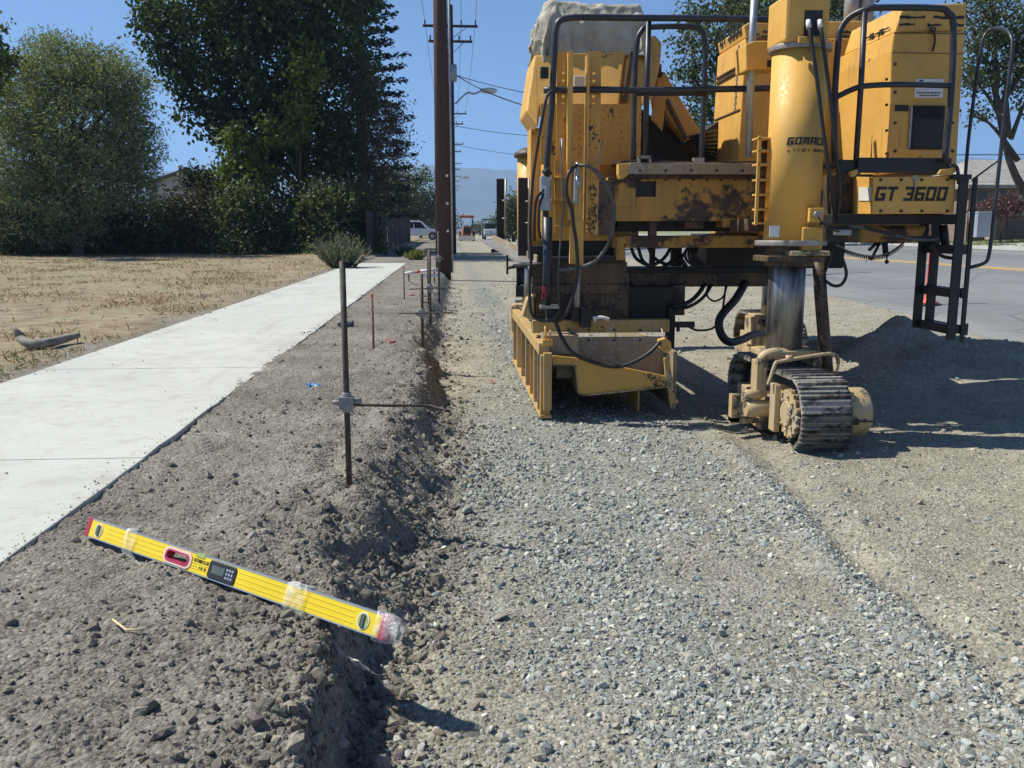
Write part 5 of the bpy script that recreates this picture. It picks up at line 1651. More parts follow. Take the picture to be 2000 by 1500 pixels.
# body: yellow profile with a hand hole (from boxes round the opening) and grooves
h0, h1 = .395, .495
mb = MB()
for (a, b_) in ((.012, h0), (h1, LL - .012)):
    lbox(mb, a, b_, .003, LH - .003, -LT, 0)
lbox(mb, h0, h1, .003, .016, -LT, 0); lbox(mb, h0, h1, LH - .018, LH - .003, -LT, 0)
obj('body', mb, 'lvl_yellow', LV, .0015)
mb = MB(); lbox(mb, .012, LL - .012, LH - .0032, LH, -LT - .001, .001); lbox(mb, .012, LL - .012, 0, .0032, -LT - .001, .001)
obj('milled_edge', mb, 'lvl_grey', LV)
mb = MB()
for vg in (.016, .031, .046):
    for (a, b_) in ((.10, .385), (.505, .575), (.70, 1.12)):
        lbox(mb, a, b_, vg, vg + .0012, 0, .0014)
obj('ridge', mb, 'lvl_yellow', LV)
for a in (0, LL - .012):
    mb = MB(); lbox(mb, a - .006, a + .014, -.001, LH + .001, -LT - .002, .002); obj('end_cap', mb, 'lvl_red', LV, .002)
def disc(mb, u, v, ru, rv, w0, w1, n=24):
    a = [lp(u + ru * math.cos(2 * math.pi * q / n), v + rv * math.sin(2 * math.pi * q / n), w0) for q in range(n)]
    b_ = [lp(u + ru * math.cos(2 * math.pi * q / n), v + rv * math.sin(2 * math.pi * q / n), w1) for q in range(n)]
    mb.add(a + b_, [tuple(range(n, 2 * n)), tuple(range(n - 1, -1, -1))] + [(q, (q + 1) % n, n + (q + 1) % n, n + q) for q in range(n)])
for u in (.060, 1.150):
    mb = MB(); disc(mb, u, LH / 2, .019, .0225, 0, .0022); ring = obj('vial_ring', mb, 'boardw', LV)
    mb = MB(); disc(mb, u, LH / 2, .0155, .019, .002, .0032); obj('vial_window', mb, 'vial', ring)
    mb = MB(); lbox(mb, u - .004, u + .004, LH / 2 - .017, LH / 2 + .017, .003, .006); lbox(mb, u - .006, u - .005, LH / 2 - .015, LH / 2 + .015, .003, .0065); lbox(mb, u + .005, u + .006, LH / 2 - .015, LH / 2 + .015, .003, .0065); obj('vial_tube', mb, 'lcd', ring)
# grip: rounded red lining of the hand hole
mb = MB()
def rrect(u0, u1, v0, v1, r, n=6):
    pts = []
    for (cu, cv, a0) in ((u1 - r, v1 - r, 0), (u0 + r, v1 - r, 90), (u0 + r, v0 + r, 180), (u1 - r, v0 + r, 270)):
        for q in range(n + 1):
            a = math.radians(a0 + 90 * q / n); pts.append((cu + r * math.cos(a), cv + r * math.sin(a)))
    return pts
def ringplate(mb, out, inn, w0, w1):
    n = len(out)
    vs_ = [lp(u, v, w1) for u, v in out] + [lp(u, v, w1) for u, v in inn] + [lp(u, v, w0) for u, v in out] + [lp(u, v, w0) for u, v in inn]
    fs = []
    for q in range(n):
        r_ = (q + 1) % n
        fs += [(q, r_, n + r_, n + q), (2 * n + q, 3 * n + q, 3 * n + r_, 2 * n + r_), (q, 2 * n + q, 2 * n + r_, r_), (n + q, n + r_, 3 * n + r_, 3 * n + q)]
    mb.add(vs_, fs)
ringplate(mb, rrect(h0 - .012, h1 + .012, .006, LH - .006, .02), rrect(h0 - .002, h1 + .002, .013, LH - .014, .016), -LT, .003)
obj('grip_surround', mb, 'lvl_pink', LV)
mb = MB(); ringplate(mb, rrect(h0 - .003, h1 + .003, .012, LH - .013, .016), rrect(h0 + .004, h1 - .004, .020, LH - .018, .012), -LT - .002, .0045)
obj('grip_lining', mb, 'lvl_red', LV)
# top vial
mb = MB(); lbox(mb, .520, .555, LH - .012, LH + .0015, -LT * .9, .0022); obj('top_vial', mb, 'vial', LV, .002)
# digital module
mb = MB(); a = rrect(.582, .692, .004, LH - .005, .010); mb.prism([lp(u, v, .004) for u, v in a], [lp(u, v, -.003) for u, v in a]); dm = obj('digital_module', mb, 'black', LV, .002)
mb = MB(); lbox(mb, .597, .648, .020, .044, .0035, .0052); obj('display', mb, 'lcd', dm)
mb = MB()
for i in range(3):
    for j in range(3):
        lbox(mb, .655 + .0105 * i, .662 + .0105 * i, .016 + .0115 * j, .0225 + .0115 * j, .0035, .0052)
obj('keys', mb, 'lvl_grey', dm)
lettering('maker_lettering', 'STABILA', lambda u, v, w: tuple(lp(.515 + u, .036 + v, .0005 + w)), .060, .0105, 'ink', LV, gap=.3, shear=.05, thick=.0008)
lettering('model_lettering', '-- 16 0', lambda u, v, w: tuple(lp(.515 + u, .018 + v, .0005 + w)), .056, .008, 'ink_faded', LV, gap=.4, shear=.05, thick=.0008)

# clear plastic wrap round the level
m, nt, b = newmat('clear_plastic_film')
b.inputs['Base Color'].default_value = (.95, .95, .95, 1)
b.inputs['Roughness'].default_value = .12
b.inputs['Specular IOR Level'].default_value = .8
tr = nd(nt, 'ShaderNodeBsdfTransparent'); df = nd(nt, 'ShaderNodeBsdfTranslucent'); df.inputs[0].default_value = (.85, .86, .88, 1)
m1 = nd(nt, 'ShaderNodeMixShader'); m1.inputs[0].default_value = .30
nt.links.new(b.outputs[0], m1.inputs[1]); nt.links.new(df.outputs[0], m1.inputs[2])
fz = noise(nt, 26, 4, .6); 
m2 = nd(nt, 'ShaderNodeMixShader')
nt.links.new(ramp(nt, fz, [(.38, (.12,) * 3), (.62, (.62,) * 3)]), m2.inputs[0])
nt.links.new(tr.outputs[0], m2.inputs[1]); nt.links.new(m1.outputs[0], m2.inputs[2])
nt.links.new(m2.outputs[0], nt.nodes['Material Output'].inputs[0])
bump(nt, b, noise(nt, 60, 3, .6, dist=1), .6, .01)
M['film'] = m
WR = thing('plastic_wrap', lp(.95, 0, 0), 'torn clear plastic film clinging to the spirit level and hanging off', 'plastic wrap')
def sleeve(name, u0, u1, seed, nn=40, swell=.006, taper=0.0):
    path = [(-.008, -LT * .5), (-.006, .006), (LH * .3, .008), (LH * .7, .008), (LH + .006, .006), (LH + .010, -LT * .5), (LH + .005, -LT - .006), (LH * .5, -LT - .008), (-.006, -LT - .006)]
    us = np.linspace(u0, u1, nn); vv = []
    for i, u in enumerate(us):
        e_ = taper * max(0, (u - LL) / max(1e-6, u1 - LL)) if taper else 0
        for j, (v, w) in enumerate(path):
            k = swell * float(fbm(np.array([u * 30. + j * .9]), np.array([j * 1.7]), seed, 3)[0])
            vc, wc = LH / 2, -LT / 2
            v2, w2 = vc + (v - vc) * (1 - e_), wc + (w - wc) * (1 - e_)
            vv.append(tuple(lp(u + k * .6, v2 + k * (1 if v > .03 else -1), w2 + k)))
    ii = np.arange(nn * len(path)).reshape(nn, -1); jj = np.roll(ii, -1, 1)
    ff = np.stack([ii[:-1], jj[:-1], jj[1:], ii[1:]], -1).reshape(-1, 4)
    o_ = origin_of(WR)
    return npmesh(name, np.array(vv) - np.array(o_), ff, 'film', smooth=True, parent=WR)
sleeve('end_film', 1.188, 1.256, 401, 12, .002, .25)
sleeve('film_band', .885, .955, 405, 14, .012)
sleeve('torn_band', .195, .245, 411, 10, .010)
def sheet(name, a, b_, c_, d_, seed, n1=26, n2=10, amp=.02):
    vv = []
    for i in range(n1):
        s_ = i / (n1 - 1)
        p0, p1 = a.lerp(b_, s_), d_.lerp(c_, s_)
        for j in range(n2):
            t_ = j / (n2 - 1); p = p0.lerp(p1, t_)
            k = amp * float(fbm(np.array([s_ * 5.]), np.array([t_ * 5.]), seed, 3)[0])
            vv.append((p.x + k, p.y - k, p.z + k - .03 * math.sin(s_ * 3.1)))
    ii = np.arange(n1 * n2).reshape(n1, n2)
    ff = np.stack([ii[:-1, :-1], ii[:-1, 1:], ii[1:, 1:], ii[1:, :-1]], -1).reshape(-1, 4)
    return npmesh(name, np.array(vv) - np.array(origin_of(WR)), ff, 'film', smooth=True, parent=WR)
e1 = lp(.885, -.002, .006); e2 = lp(.985, -.001, .008)
g1 = G(690, 1285, .17); g2 = G(748, 1320, .13)
for g_ in (g1, g2): g_.z = max(g_.z, zg(g_.x, g_.y) + .03)
sheet('hanging_tail', e1, g1, g2, e2, 421)
sheet('torn_flap', lp(.20, 0, .005), G(285, 1100, .265) , G(318, 1115, .262), lp(.25, 0, .005), 431, 14, 8, .012)

# ================================================================== POLES, LAMPS, WIRES
def utility_pole(x, y, r0, h, label, arms=((12.9, 1.5), (11.9, 1.15)), transformer=False, steps=False, conduit=False):
    z0 = zg(x, y)
    t = thing('utility_pole', (x, y, z0), label, 'utility pole', 'wooden utility poles in a row along the street')
    mb = MB(); mb.tube([(x, y, z0 - .3), (x, y, z0 + h * .5), (x, y, z0 + h)], [r0, r0 * .86, r0 * .68], 18); obj('shaft', mb, 'pole', t)
    for za, hw in arms:
        mb = MB(); mb.box(x - hw, y - r0 - .1, z0 + za - .06, x + hw, y - r0 + .02, z0 + za + .06)
        a = obj('crossarm', mb, 'pole', t)
        for k in (-.92, -.35, .4, .92):
            mb = MB(); mb.lathe([(.02, 0), (.045, .06), (.03, .12), (.05, .2), (.02, .26)], (x + hw * k, y - r0 - .04, z0 + za + .06), 'z', 8)
            obj('insulator', mb, 'dark', a)
        mb = MB(); mb.tube([(x, y - r0, z0 + za - .7), (x + hw * .6, y - r0 - .04, z0 + za - .06)], .018, 5); mb.tube([(x, y - r0, z0 + za - .7), (x - hw * .6, y - r0 - .04, z0 + za - .06)], .018, 5); obj('brace', mb, 'dark', a)
    if transformer:
        mb = MB(); mb.lathe([(.2, 0), (.24, .05), (.24, .85), (.18, .92)], (x + .1, y - .42, z0 + 9.4), 'z', 16); obj('transformer', mb, 'galv', t)
    if conduit:
        mb = MB(); mb.tube([(x + r0 + .03, y - .05, z0 + .05), (x + r0 * .86 + .05, y - .05, z0 + 9)], .035, 6); obj('conduit', mb, 'galv', t)
        for k in range(3):
            mb = MB(); mb.lathe([(.04, -.02), (.04, 0)], (x + r0 * .62, y - r0 * .8, z0 + 1.2 + .75 * k), 'y', 8); obj('tag_disc', mb, 'boardw', t)
    return t
pole1 = utility_pole(float(P(866, 525, 25.5).x), 25.5, .215, 13.5, 'nearest thick brown wooden utility pole beside the trench', conduit=True)
PX2 = float(P(884, 470, 52).x)
pole2 = utility_pole(PX2, 52, .215, 13.5, 'second utility pole with crossarms, transformer and street lamp arm', arms=((12.35, 1.5), (11.55, 1.2)), transformer=True)
for k, (yy_, px_) in enumerate(((95, 885), (128, 886), (165, 887), (205, 888), (250, 889))):
    utility_pole(float(P(px_, 460, yy_).x), yy_, .2, 13.4, ['third', 'fourth', 'fifth', 'sixth', 'farthest'][k] + ' utility pole from the camera, its crossarms behind the second pole')
def street_lamp(pxa, pya, pxb, pyb, Y, label):
    a, b_ = P(pxa, pya, Y), P(pxb, pyb, Y)
    t = thing('street_lamp', a, label, 'street lamp', 'cobra head lamps on the utility poles')
    mb = MB(); mb.tube(spline([a, a.lerp(b_, .45) + Vector((0, 0, (b_ - a).length * .16)), b_.lerp(a, .3) + Vector((0, 0, .04)), b_], 6), .045, 8); obj('arm', mb, 'galv', t)
    mb = MB(); mb.lathe([(.05, -.1), (.14, .1), (.17, .45), (.13, .75), (.04, .85)], (b_.x, b_.y, b_.z), 'x', 12)
    obj('lamp_head', mb, 'boardw', t)
street_lamp(889, 203, 941, 177, 51.6, 'white cobra head street lamp on the second utility pole')
street_lamp(891, 352, 905, 347, 127.6, 'tiny far cobra head lamp below the mountain ridge')
def wire(a, b_, sag, label, r=.012):
    a, b_ = Vector(a), Vector(b_); pts = []
    for k in range(17):
        t_ = k / 16; p = a.lerp(b_, t_); p.z -= sag * 4 * t_ * (1 - t_); pts.append(p)
    mb = MB(); mb.tube(pts, r, 5, caps=False)
    return tag(obj('power_line', mb, 'dark'), label, 'cable', 'overhead cables')
zz2 = zg(PX2, 52)
X1 = float(P(866, 525, 25.5).x)
for k, s_ in enumerate((-.92, .4, .92)):
    wire((PX2 + 1.5 * s_, 51.7, zz2 + 12.66), (X1 + 1.4 * s_, 25.2, .24 + 13.2), .35, ['leftmost', 'middle', 'rightmost'][k] + ' overhead cable running up from the second pole crossarm')
    wire((PX2 + 1.5 * s_, 51.7, zz2 + 12.66), (float(P(885, 460, 95).x) + 1.5 * s_, 94.7, 13.1 + .3), .6, ['left', 'middle', 'right'][k] + ' overhead cable running on from the second pole to the third')
wire(P(891, 147, 51.8), P(1300, 200, 49), .5, 'upper service cable crossing to the right from the second pole', .02)
wire(P(891, 147, 51.8), P(1100, 222, 40), .3, 'lower service cable passing the street lamp towards the machine', .03)
wire(P(889, 246, 94.7), P(1250, 265, 94), .6, 'far service cable crossing level behind the console', .03)
wire(P(889, 283, 127.7), P(1250, 318, 120), .6, 'farthest service cable above the mountain ridge', .03)
wire((8, 60, 6.6), (60, 52, 6.4), .4, 'overhead cable above the roof of the house', .03)

# ================================================================== TREES AND SHRUBS
OLIVE = [(.13, .175, .085), (.20, .255, .125), (.30, .35, .19)]
DARKG = [(.020, .045, .016), (.038, .075, .022), (.065, .115, .028)]
MIDG = [(.036, .060, .024), (.065, .095, .034), (.10, .13, .045)]
CONI = [(.014, .026, .018), (.024, .040, .024), (.036, .052, .028)]
GREYG = [(.06, .06, .045), (.085, .085, .06), (.11, .10, .07)]
def gbase(px, py, z=.25):
    g_ = G(px, py, z); return (g_.x, g_.y, zg(g_.x, g_.y) - .05)
# broad dark tree
Y = 48
tree('broadleaf_tree', 'tall dark green broadleaf tree with hanging limbs, centre of the hedge', (P(590, 470, Y).x, Y, .2),
     [pell(540, -70, 200, 120, Y), pell(640, -60, 120, 130, Y), pell(430, 20, 130, 70, Y, 3), pell(330, 35, 60, 38, Y, 1.4), pell(340, 128, 52, 28, Y, 1.2), pell(302, 80, 22, 24, Y, .7), pell(420, 120, 85, 65, Y, 2.4), pell(410, 205, 52, 45, Y, 1.5), pell(365, 190, 26, 30, Y, .8), pell(430, 262, 40, 35, Y, 1.2),
      pell(560, 120, 120, 120, Y, 3.5), pell(640, 180, 100, 120, Y, 3), pell(500, 235, 80, 75, Y, 2.4), pell(590, 280, 85, 75, Y, 2.6), pell(505, 308, 45, 36, Y, 1.4), pell(660, 310, 62, 58, Y, 2)],
     44000, .24, .8, DARKG, .34, .42, trunk_to=tuple(P(585, 60, Y)), droop=.5, shell=.45, squash=1.7, per=60)
# sunlit clumps of the same tree, the sun put into brighter leaf colours
tree('broadleaf_tree', 'bright green clumps of the dark tree, sunlight put into their leaf colour', (P(575, 480, 46).x, 46, .2),
     [pell(600, 150, 34, 60, 45.2, 1), pell(580, 235, 30, 42, 45.2, .9), pell(535, 255, 22, 28, 45.2, .8), pell(470, 290, 38, 45, 45.2, 1), pell(505, 345, 40, 30, 45.2, 1), pell(445, 335, 28, 20, 45.2, .8)],
     5200, .20, .8, [(.065, .11, .022), (.11, .17, .028), (.16, .21, .04)], .26, .16, trunk_to=tuple(P(585, 180, 46)), droop=.5, shell=.2)
# conifer behind
def conifer(name, label, px, pyb, pyt, wpx, Y, n, pal):
    b0 = (P(px, pyb, Y).x, Y, .2); top = P(px, pyt, Y)
    t = thing(name, b0, label, 'tree')
    mb = MB(); mb.tube([b0, (b0[0], Y, (top.z + b0[2]) / 2), top], [.4, .25, .04], 9); tr_ = obj('trunk', mb, 'bark', t)
    H = top.z - b0[2]; w = wpx * Y / F
    nb = 230; pts = []; dirs = []; mb = MB()
    for k in range(nb):
        f_ = .08 + .9 * (k + RNG.random()) / nb; a = k * 2.399 + RNG.normal() * .2
        ln = w * (1 - f_) ** .7 * (.75 + .4 * RNG.random()) + .3
        s0 = Vector((b0[0], Y, b0[2] + f_ * H)); d_ = Vector((math.cos(a), math.sin(a), -.12 + .25 * f_))
        e_ = s0 + d_ * ln + Vector((0, 0, .12 * ln))
        mb.tube([s0, s0.lerp(e_, .6) - Vector((0, 0, .05)), e_], [.05, .03, .01], 4)
        m_ = n // nb
        tt = RNG.random(m_) ** .7
        pp_ = np.array(s0)[None] + tt[:, None] * np.array(e_ - s0)[None] + RNG.normal(size=(m_, 3)) * np.array([.16, .16, .13]) * (1.2 - .6 * tt[:, None])
        pts.append(pp_); dirs.append(np.repeat(np.array(d_)[None], m_, 0))
    obj('limbs', mb, 'bark', tr_)
    p = np.concatenate(pts); dd = np.concatenate(dirs)
    leaves('crown', p, .26, .42, leafcols(len(p), pal), parent=t, dirs=dd)
conifer('conifer_tree', 'tall dark conifer rising behind the right of the broadleaf tree', 712, 470, -420, 112, 54, 21000, CONI)
# thin grey half-bare tree
tree('bare_tree', 'grey half bare tree with thin drooping twigs beside the conifer', (P(722, 480, 47).x, 47, .2),
     [pell(708, 180, 44, 60, 47, 1.3), pell(730, 270, 56, 70, 47, 1.5), pell(740, 350, 44, 50, 47, 1.3), pell(770, 230, 26, 40, 47, .9), pell(782, 290, 16, 40, 47, .6)],
     6500, .13, .55, GREYG, .34, .12, trunk_to=tuple(P(715, 150, 47)), droop=.6, shell=.2, twigs=26)
# willow-like tree
Y = 42
tree('willow_tree', 'broad pale olive willow tree at the left of the lot', (P(150, 495, Y).x, Y, .2),
     [pell(115, 130, 75, 62, Y, 2), pell(190, 150, 70, 60, Y, 2), pell(240, 185, 50, 70, Y, 1.5), pell(60, 200, 90, 80, Y, 2.2), pell(150, 240, 130, 100, Y, 2.8), pell(255, 270, 48, 75, Y, 1.3), pell(30, 310, 110, 90, Y, 2.5), pell(180, 350, 110, 85, Y, 2.5), pell(270, 340, 32, 60, Y, 1), pell(90, 400, 130, 80, Y, 2.5)],
     62000, .235, .23, OLIVE, .26, .3, trunk_to=tuple(P(150, 170, Y)), droop=.15, shell=.3, per=30, twigs=5)
tree('leafy_tree', 'bright leafy bough of a tree cut by the frame edge', (P(-75, 490, 38).x, 38, .2),
     [pell(-30, 60, 36, 50, 38, 1), pell(-18, 112, 44, 22, 38, 1), pell(-60, 150, 60, 60, 38, 1.3), pell(-22, 140, 26, 16, 38, .6)],
     3000, .2, .7, [(.05, .09, .02), (.09, .14, .03), (.12, .17, .05)], .2, .2, droop=.3)
# shrubs of the hedge
def shrub(px, pyc, rx, ry, Y, n, pal, label, leaf=.15, width=.5, extra=()):
    leaf *= 1.3
    ells = [pell(px, pyc, rx, ry, Y)] + [pell(px + dx, pyc + dy, a, b_, Y - .6) for dx, dy, a, b_ in extra]
    # reach the ground
    zb = P(px, 495, Y).z
    ells.append(((P(px, pyc, Y).x, Y - .3, .75), (rx * Y / F * 1.05, rx * Y / F * .8, .8)))
    ells.append(((P(px, pyc, Y).x, Y - .5, .45), (rx * Y / F * 1.1, rx * Y / F * .7, .5)))
    n = int(n * 1.15)
    return tree('shrub', label, (P(px, 480, Y).x, Y, .2), ells, n, leaf, width, pal, .26, .10, trunk_to=tuple(P(px, pyc, Y)), group='shrubs forming the hedge behind the lot', cat='shrub', shell=.15, per=14, upright=.25)
HG = [(.05, .075, .026), (.09, .122, .042), (.135, .165, .062)]
BR = [(.05, .042, .028), (.07, .06, .035), (.06, .075, .035)]
shrub(40, 425, 95, 70, 43, 9000, HG, 'leftmost dull green shrub under the willow', extra=((60, -20, 50, 50),))
shrub(175, 435, 85, 62, 44, 8000, MIDG, 'dense dark shrub below the willow middle')
shrub(285, 440, 75, 58, 44.5, 7000, DARKG, 'dark shrub below the right edge of the willow')
shrub(372, 428, 60, 68, 45, 7000, BR, 'brownish shrub below the grey gable')
shrub(425, 380, 52, 55, 47.5, 6000, CONI, 'dark spreading juniper right of the grey gable', .2, .35, ((-45, -30, 28, 24), (40, -40, 40, 26)))
shrub(475, 425, 62, 66, 44.5, 8000, HG, 'olive green shrub left of the tree trunk', extra=((10, -35, 35, 25),))
shrub(560, 425, 66, 68, 45, 8500, MIDG, 'bushy green shrub at the foot of the dark tree')
shrub(645, 420, 66, 66, 44, 9000, HG, 'sunlit olive shrub right of the tree trunk', extra=((10, -30, 40, 26), (-30, -25, 26, 20)))
shrub(708, 425, 34, 68, 45, 5000, MIDG, 'narrow shrub next to the wooden fence')
# grey-green weed clump at the sidewalk end
def weed(px, pyb, w, h, n, pal, label, spread=.5, Lf=.10):
    b0 = gbase(px, pyb); t = thing('weed_clump', b0, label, 'weeds', 'weed clumps near the sidewalk')
    s_ = b0[1] / F; mb = MB(); pts = []; dirs = []
    for k in range(n):
        a = RNG.random() * 6.28; rd = w * s_ * RNG.random() ** .6
        f_ = Vector((b0[0] + .3 * rd * math.cos(a), b0[1] + .3 * rd * math.sin(a), b0[2]))
        e_ = Vector((b0[0] + rd * math.cos(a), b0[1] + rd * math.sin(a), b0[2] + h * s_ * (.55 + .5 * RNG.random()) * (1 - .35 * (rd / (w * s_)) ** 2)))
        sp = [f_, f_.lerp(e_, .5) + Vector((0, 0, .05)), e_]
        mb.tube(sp, [.006, .005, .002], 4)
        for q in range(26):
            u_ = .15 + .85 * q / 25; p = f_.lerp(e_, u_)
            pts.append((p.x + RNG.normal() * .025, p.y + RNG.normal() * .025, p.z)); dirs.append(tuple((e_ - f_).normalized()))
    obj('stems', mb, 'bark', t)
    leaves('leaves', np.array(pts), Lf, .35, leafcols(len(pts), pal), parent=t, dirs=np.array(dirs))
weed(668, 523, 60, 70, 170, [(.10, .13, .085), (.15, .18, .12), (.19, .21, .15)], 'grey green weed clump at the far end of the sidewalk')
weed(812, 508, 24, 26, 60, [(.12, .15, .03), (.20, .22, .05), (.26, .25, .09)], 'yellow green weeds between the sidewalk end and the pole')
weed(790, 498, 22, 24, 50, [(.07, .11, .04), (.11, .15, .06)], 'green weeds in front of the wooden fence')
weed(596, 652, 9, 24, 7, [(.12, .15, .06), (.18, .2, .09)], 'spindly little weed at the sidewalk edge by the can', Lf=.03)
# distant trees
def far_tree(px, pyc, rx, ry, Y, n, pal, label, leaf=.35, base=455, extra=()):
    ells = [pell(px, pyc, rx, ry, Y)] + [pell(px + dx, pyc + dy, a, b_, Y) for dx, dy, a, b_ in extra]
    z0 = .3
    return tree('distant_tree', label, (P(px, base, Y).x, Y, z0), ells, n, leaf, .6, pal, leaf * 1.6, .25, trunk_to=tuple(P(px, pyc, Y)), group='trees farther along the street', shell=.45)
far_tree(822, 380, 42, 46, 118, 5200, MIDG, 'rounded green tree behind the white pickup', extra=((-25, 20, 24, 34), (20, 30, 30, 36)))
far_tree(765, 385, 38, 48, 80, 4500, [(.06, .08, .045), (.09, .11, .06), (.12, .14, .08)], 'pale drooping tree behind the wooden fence', .3)
far_tree(1003, 425, 16, 45, 92, 2200, MIDG, 'dark tree between the two black uprights')
far_tree(975, 436, 20, 16, 170, 1000, MIDG, 'low far tree behind the flatbed truck')
far_tree(938, 444, 18, 10, 190, 900, MIDG, 'low hazy bush line tree behind the tractor')
far_tree(855, 430, 40, 22, 140, 1800, MIDG, 'low hedge tree behind the pickup roof')
far_tree(1400, 60, 78, 66, 46, 8000, MIDG, 'large green tree seen between the console and engine hood', .22, 470, ((-52, 75, 34, 34), (-5, 110, 62, 66), (70, -30, 60, 40), (-30, 190, 50, 50), (10, 240, 60, 60)))
far_tree(1500, 10, 70, 40, 50, 3000, MIDG, 'green tree top above the engine hood', .22, 470)
far_tree(1650, 18, 46, 30, 50, 1800, MIDG, 'green tree top behind the exhaust stacks', .22, 470)
# leaning tree on the right in front of the house
Y = 33
tb = (P(2040, 470, Y).x, Y, .95)
tree('leaning_tree', 'leaning dark tree in front of the house beside the ladder', tb,
     [pell(1940, 20, 70, 45, Y, 1.6), pell(1990, 70, 60, 40, Y, 1.6), pell(1905, 80, 36, 40, Y, 1.2), pell(1960, 140, 46, 30, Y, 1.2), pell(1900, 150, 24, 34, Y, .9), pell(2020, 160, 40, 60, Y, 1.4), pell(1915, 225, 30, 12, Y, .7), pell(2060, 60, 70, 80, Y, 2)],
     9500, .15, .55, MIDG, .28, .26, trunk_to=tuple(P(1935, 150, Y)), droop=.3, shell=.25, twigs=6)

# ================================================================== GRASS IN THE LOT
n = 130000
x, y = scatter(n, -30, -3.45, 6, 45, 1.3, lambda x, y: np.clip(.25 + 2.6 * fbm(x * .8, y * 1.1, 501, 4), .05, 1))
mk = fbm(x * .35, y * .6, 511, 3)
z = zground(x, y)
h = np.clip(.03 + .09 * RNG.random(len(x)), .02, .14) * np.interp(y, [6, 30], [.8, 1.3])
green = (mk + .25 * RNG.random(len(x)) > .22) | (np.abs(x + 3.8) < .45 + .3 * mk)
cols = np.where(green[:, None] & (RNG.random((len(x), 1)) < .35), leafcols(len(x), [(.17, .19, .09), (.25, .26, .13)]), leafcols(len(x), [(.22, .16, .095), (.34, .26, .155), (.44, .355, .22)]))
p = np.stack([x, y, z + h * .4], -1)
g = leaves('dry_grass', p, h, .17, cols, 'blade', upright=.6)
tag(g, 'patchy dry brown grass and weeds over the vacant lot', 'grass', kind='stuff')
# lawn in front of the house
n = 9000
x = 21.5 + 8 * RNG.random(n); y = 20 + 30 * RNG.random(n)
g = leaves('lawn_grass', np.stack([x, y, zground(x, y) + .03], -1), .10, .3, leafcols(n, [(.10, .15, .04), (.18, .22, .08)]), 'blade', upright=1.0)
tag(g, 'short green lawn strip before the house', 'grass', kind='stuff')

# ================================================================== FENCE
FX = -3.75
t = thing('wooden_fence', (FX, 41, .22), 'weathered wooden board fence, coloured dark for tree shade, at the end of the sidewalk', 'fence')
M['fence'] = simple('shaded_fence_wood', (.05, .042, .037), .9, 0, .4, 3)  # tree shade over the boards is put into this dark base colour
fm = bpy.data.meshes.new('board'); mb = MB(); mb.box(0, .01, 0, .022, .29, 1.0); fm.from_pydata(mb.v, [], mb.f); fm.update(); fm.materials.append(M['fence'])
k = 0
yb = 41.0
while yb < 85:
    o = bpy.data.objects.new('board', fm); o.parent = t; o.location = (RNG.normal() * .01, yb - 41, -.05 + (.2 * (yb - 41) / 70)); o.scale = (1, 1, 2.05 + .06 * RNG.random()); COL.objects.link(o); yb += .3
mb = MB(); mb.box(FX - .07, 41, .6, FX - .03, 85, .7); mb.box(FX - .07, 41, 1.8, FX - .03, 85, 1.9); obj('rail', mb, 'fence', t)

# ================================================================== GREY GABLE BEHIND THE HEDGE
Y = 62
t = thing('outbuilding', (P(345, 470, Y).x, Y, .25), 'small pale grey gabled outbuilding behind the hedge', 'building')
M['greywall'] = simple('pale_grey_siding', (.42, .44, .46), .8, 0, .08, 2); M['roofg'] = simple('dark_roof', (.10, .10, .10), .85, 0, .2, 4)
a, b_, c_ = P(290, 361, Y), P(365, 333, Y), P(440, 361, Y)
fr_ = [Vector((a.x, Y, .2)), Vector((c_.x, Y, .2)), Vector((c_.x, Y, c_.z)), Vector((b_.x, Y, b_.z)), Vector((a.x, Y, a.z))]
mb = MB(); mb.prism(fr_, [p + Vector((0, 7, 0)) for p in fr_]); obj('wall', mb, 'greywall', t)
mb = MB()
for (q0, q1) in ((a, b_), (b_, c_)):
    u_ = Vector((0, 0, .16)); q0 = q0 + (Vector((-.3, 0, -.1)) if q0 is a else Vector()); 
    mb.prism([q0 - Vector((0, .35, -.01)), q1 - Vector((0, .35, -.01)), q1 + u_ - Vector((0, .35, 0)), q0 + u_ - Vector((0, .35, 0))], [p + Vector((0, 7.3, 0)) for p in (q0, q1, q1 + u_, q0 + u_)])
obj('roof', mb, 'roofg', t)
mb = MB(); mb.lathe([(.12, 0), (.12, .35), (.2, .36), (.2, .44)], P(352, 336, Y), 'z', 10); obj('vent_pipe', mb, 'boardw', t)

# ================================================================== HOUSE ACROSS THE STREET
Y = 41
hz0 = .98
xl, xr = P(1872, 440, Y).x, P(2000, 440, Y).x + 9
t = thing('house', (xl, Y, hz0), 'low pinkish house with grey shingle hip roof across the street', 'house')
M['stucco'] = simple('pinkish_stucco', (.235, .165, .14), .9, 0, .15, 3); M['shingle'] = simple('grey_shingle', (.30, .285, .26), .9, 0, .25, 3)
M['glass'] = simple('dark_window_glass', (.02, .022, .025), .1, 0, .2, 3); M['trim'] = simple('tan_trim', (.38, .31, .25), .8, 0, .1, 6)
ze = P(1950, 362, Y).z; zr_ = P(1950, 312, Y + 3).z
mb = MB(); mb.box(xl + .4, Y, hz0 - .4, xr - .4, Y + 8, ze); obj('wall', mb, 'stucco', t)
r0 = [Vector((xl, Y - .6, ze)), Vector((xr, Y - .6, ze)), Vector((xr, Y + 8.6, ze)), Vector((xl, Y + 8.6, ze))]
r1 = [Vector((xl + 2.4, Y + 4, zr_)), Vector((xr - 2.4, Y + 4, zr_))]
mb = MB(); lo = [p - Vector((0, 0, .15)) for p in r0]
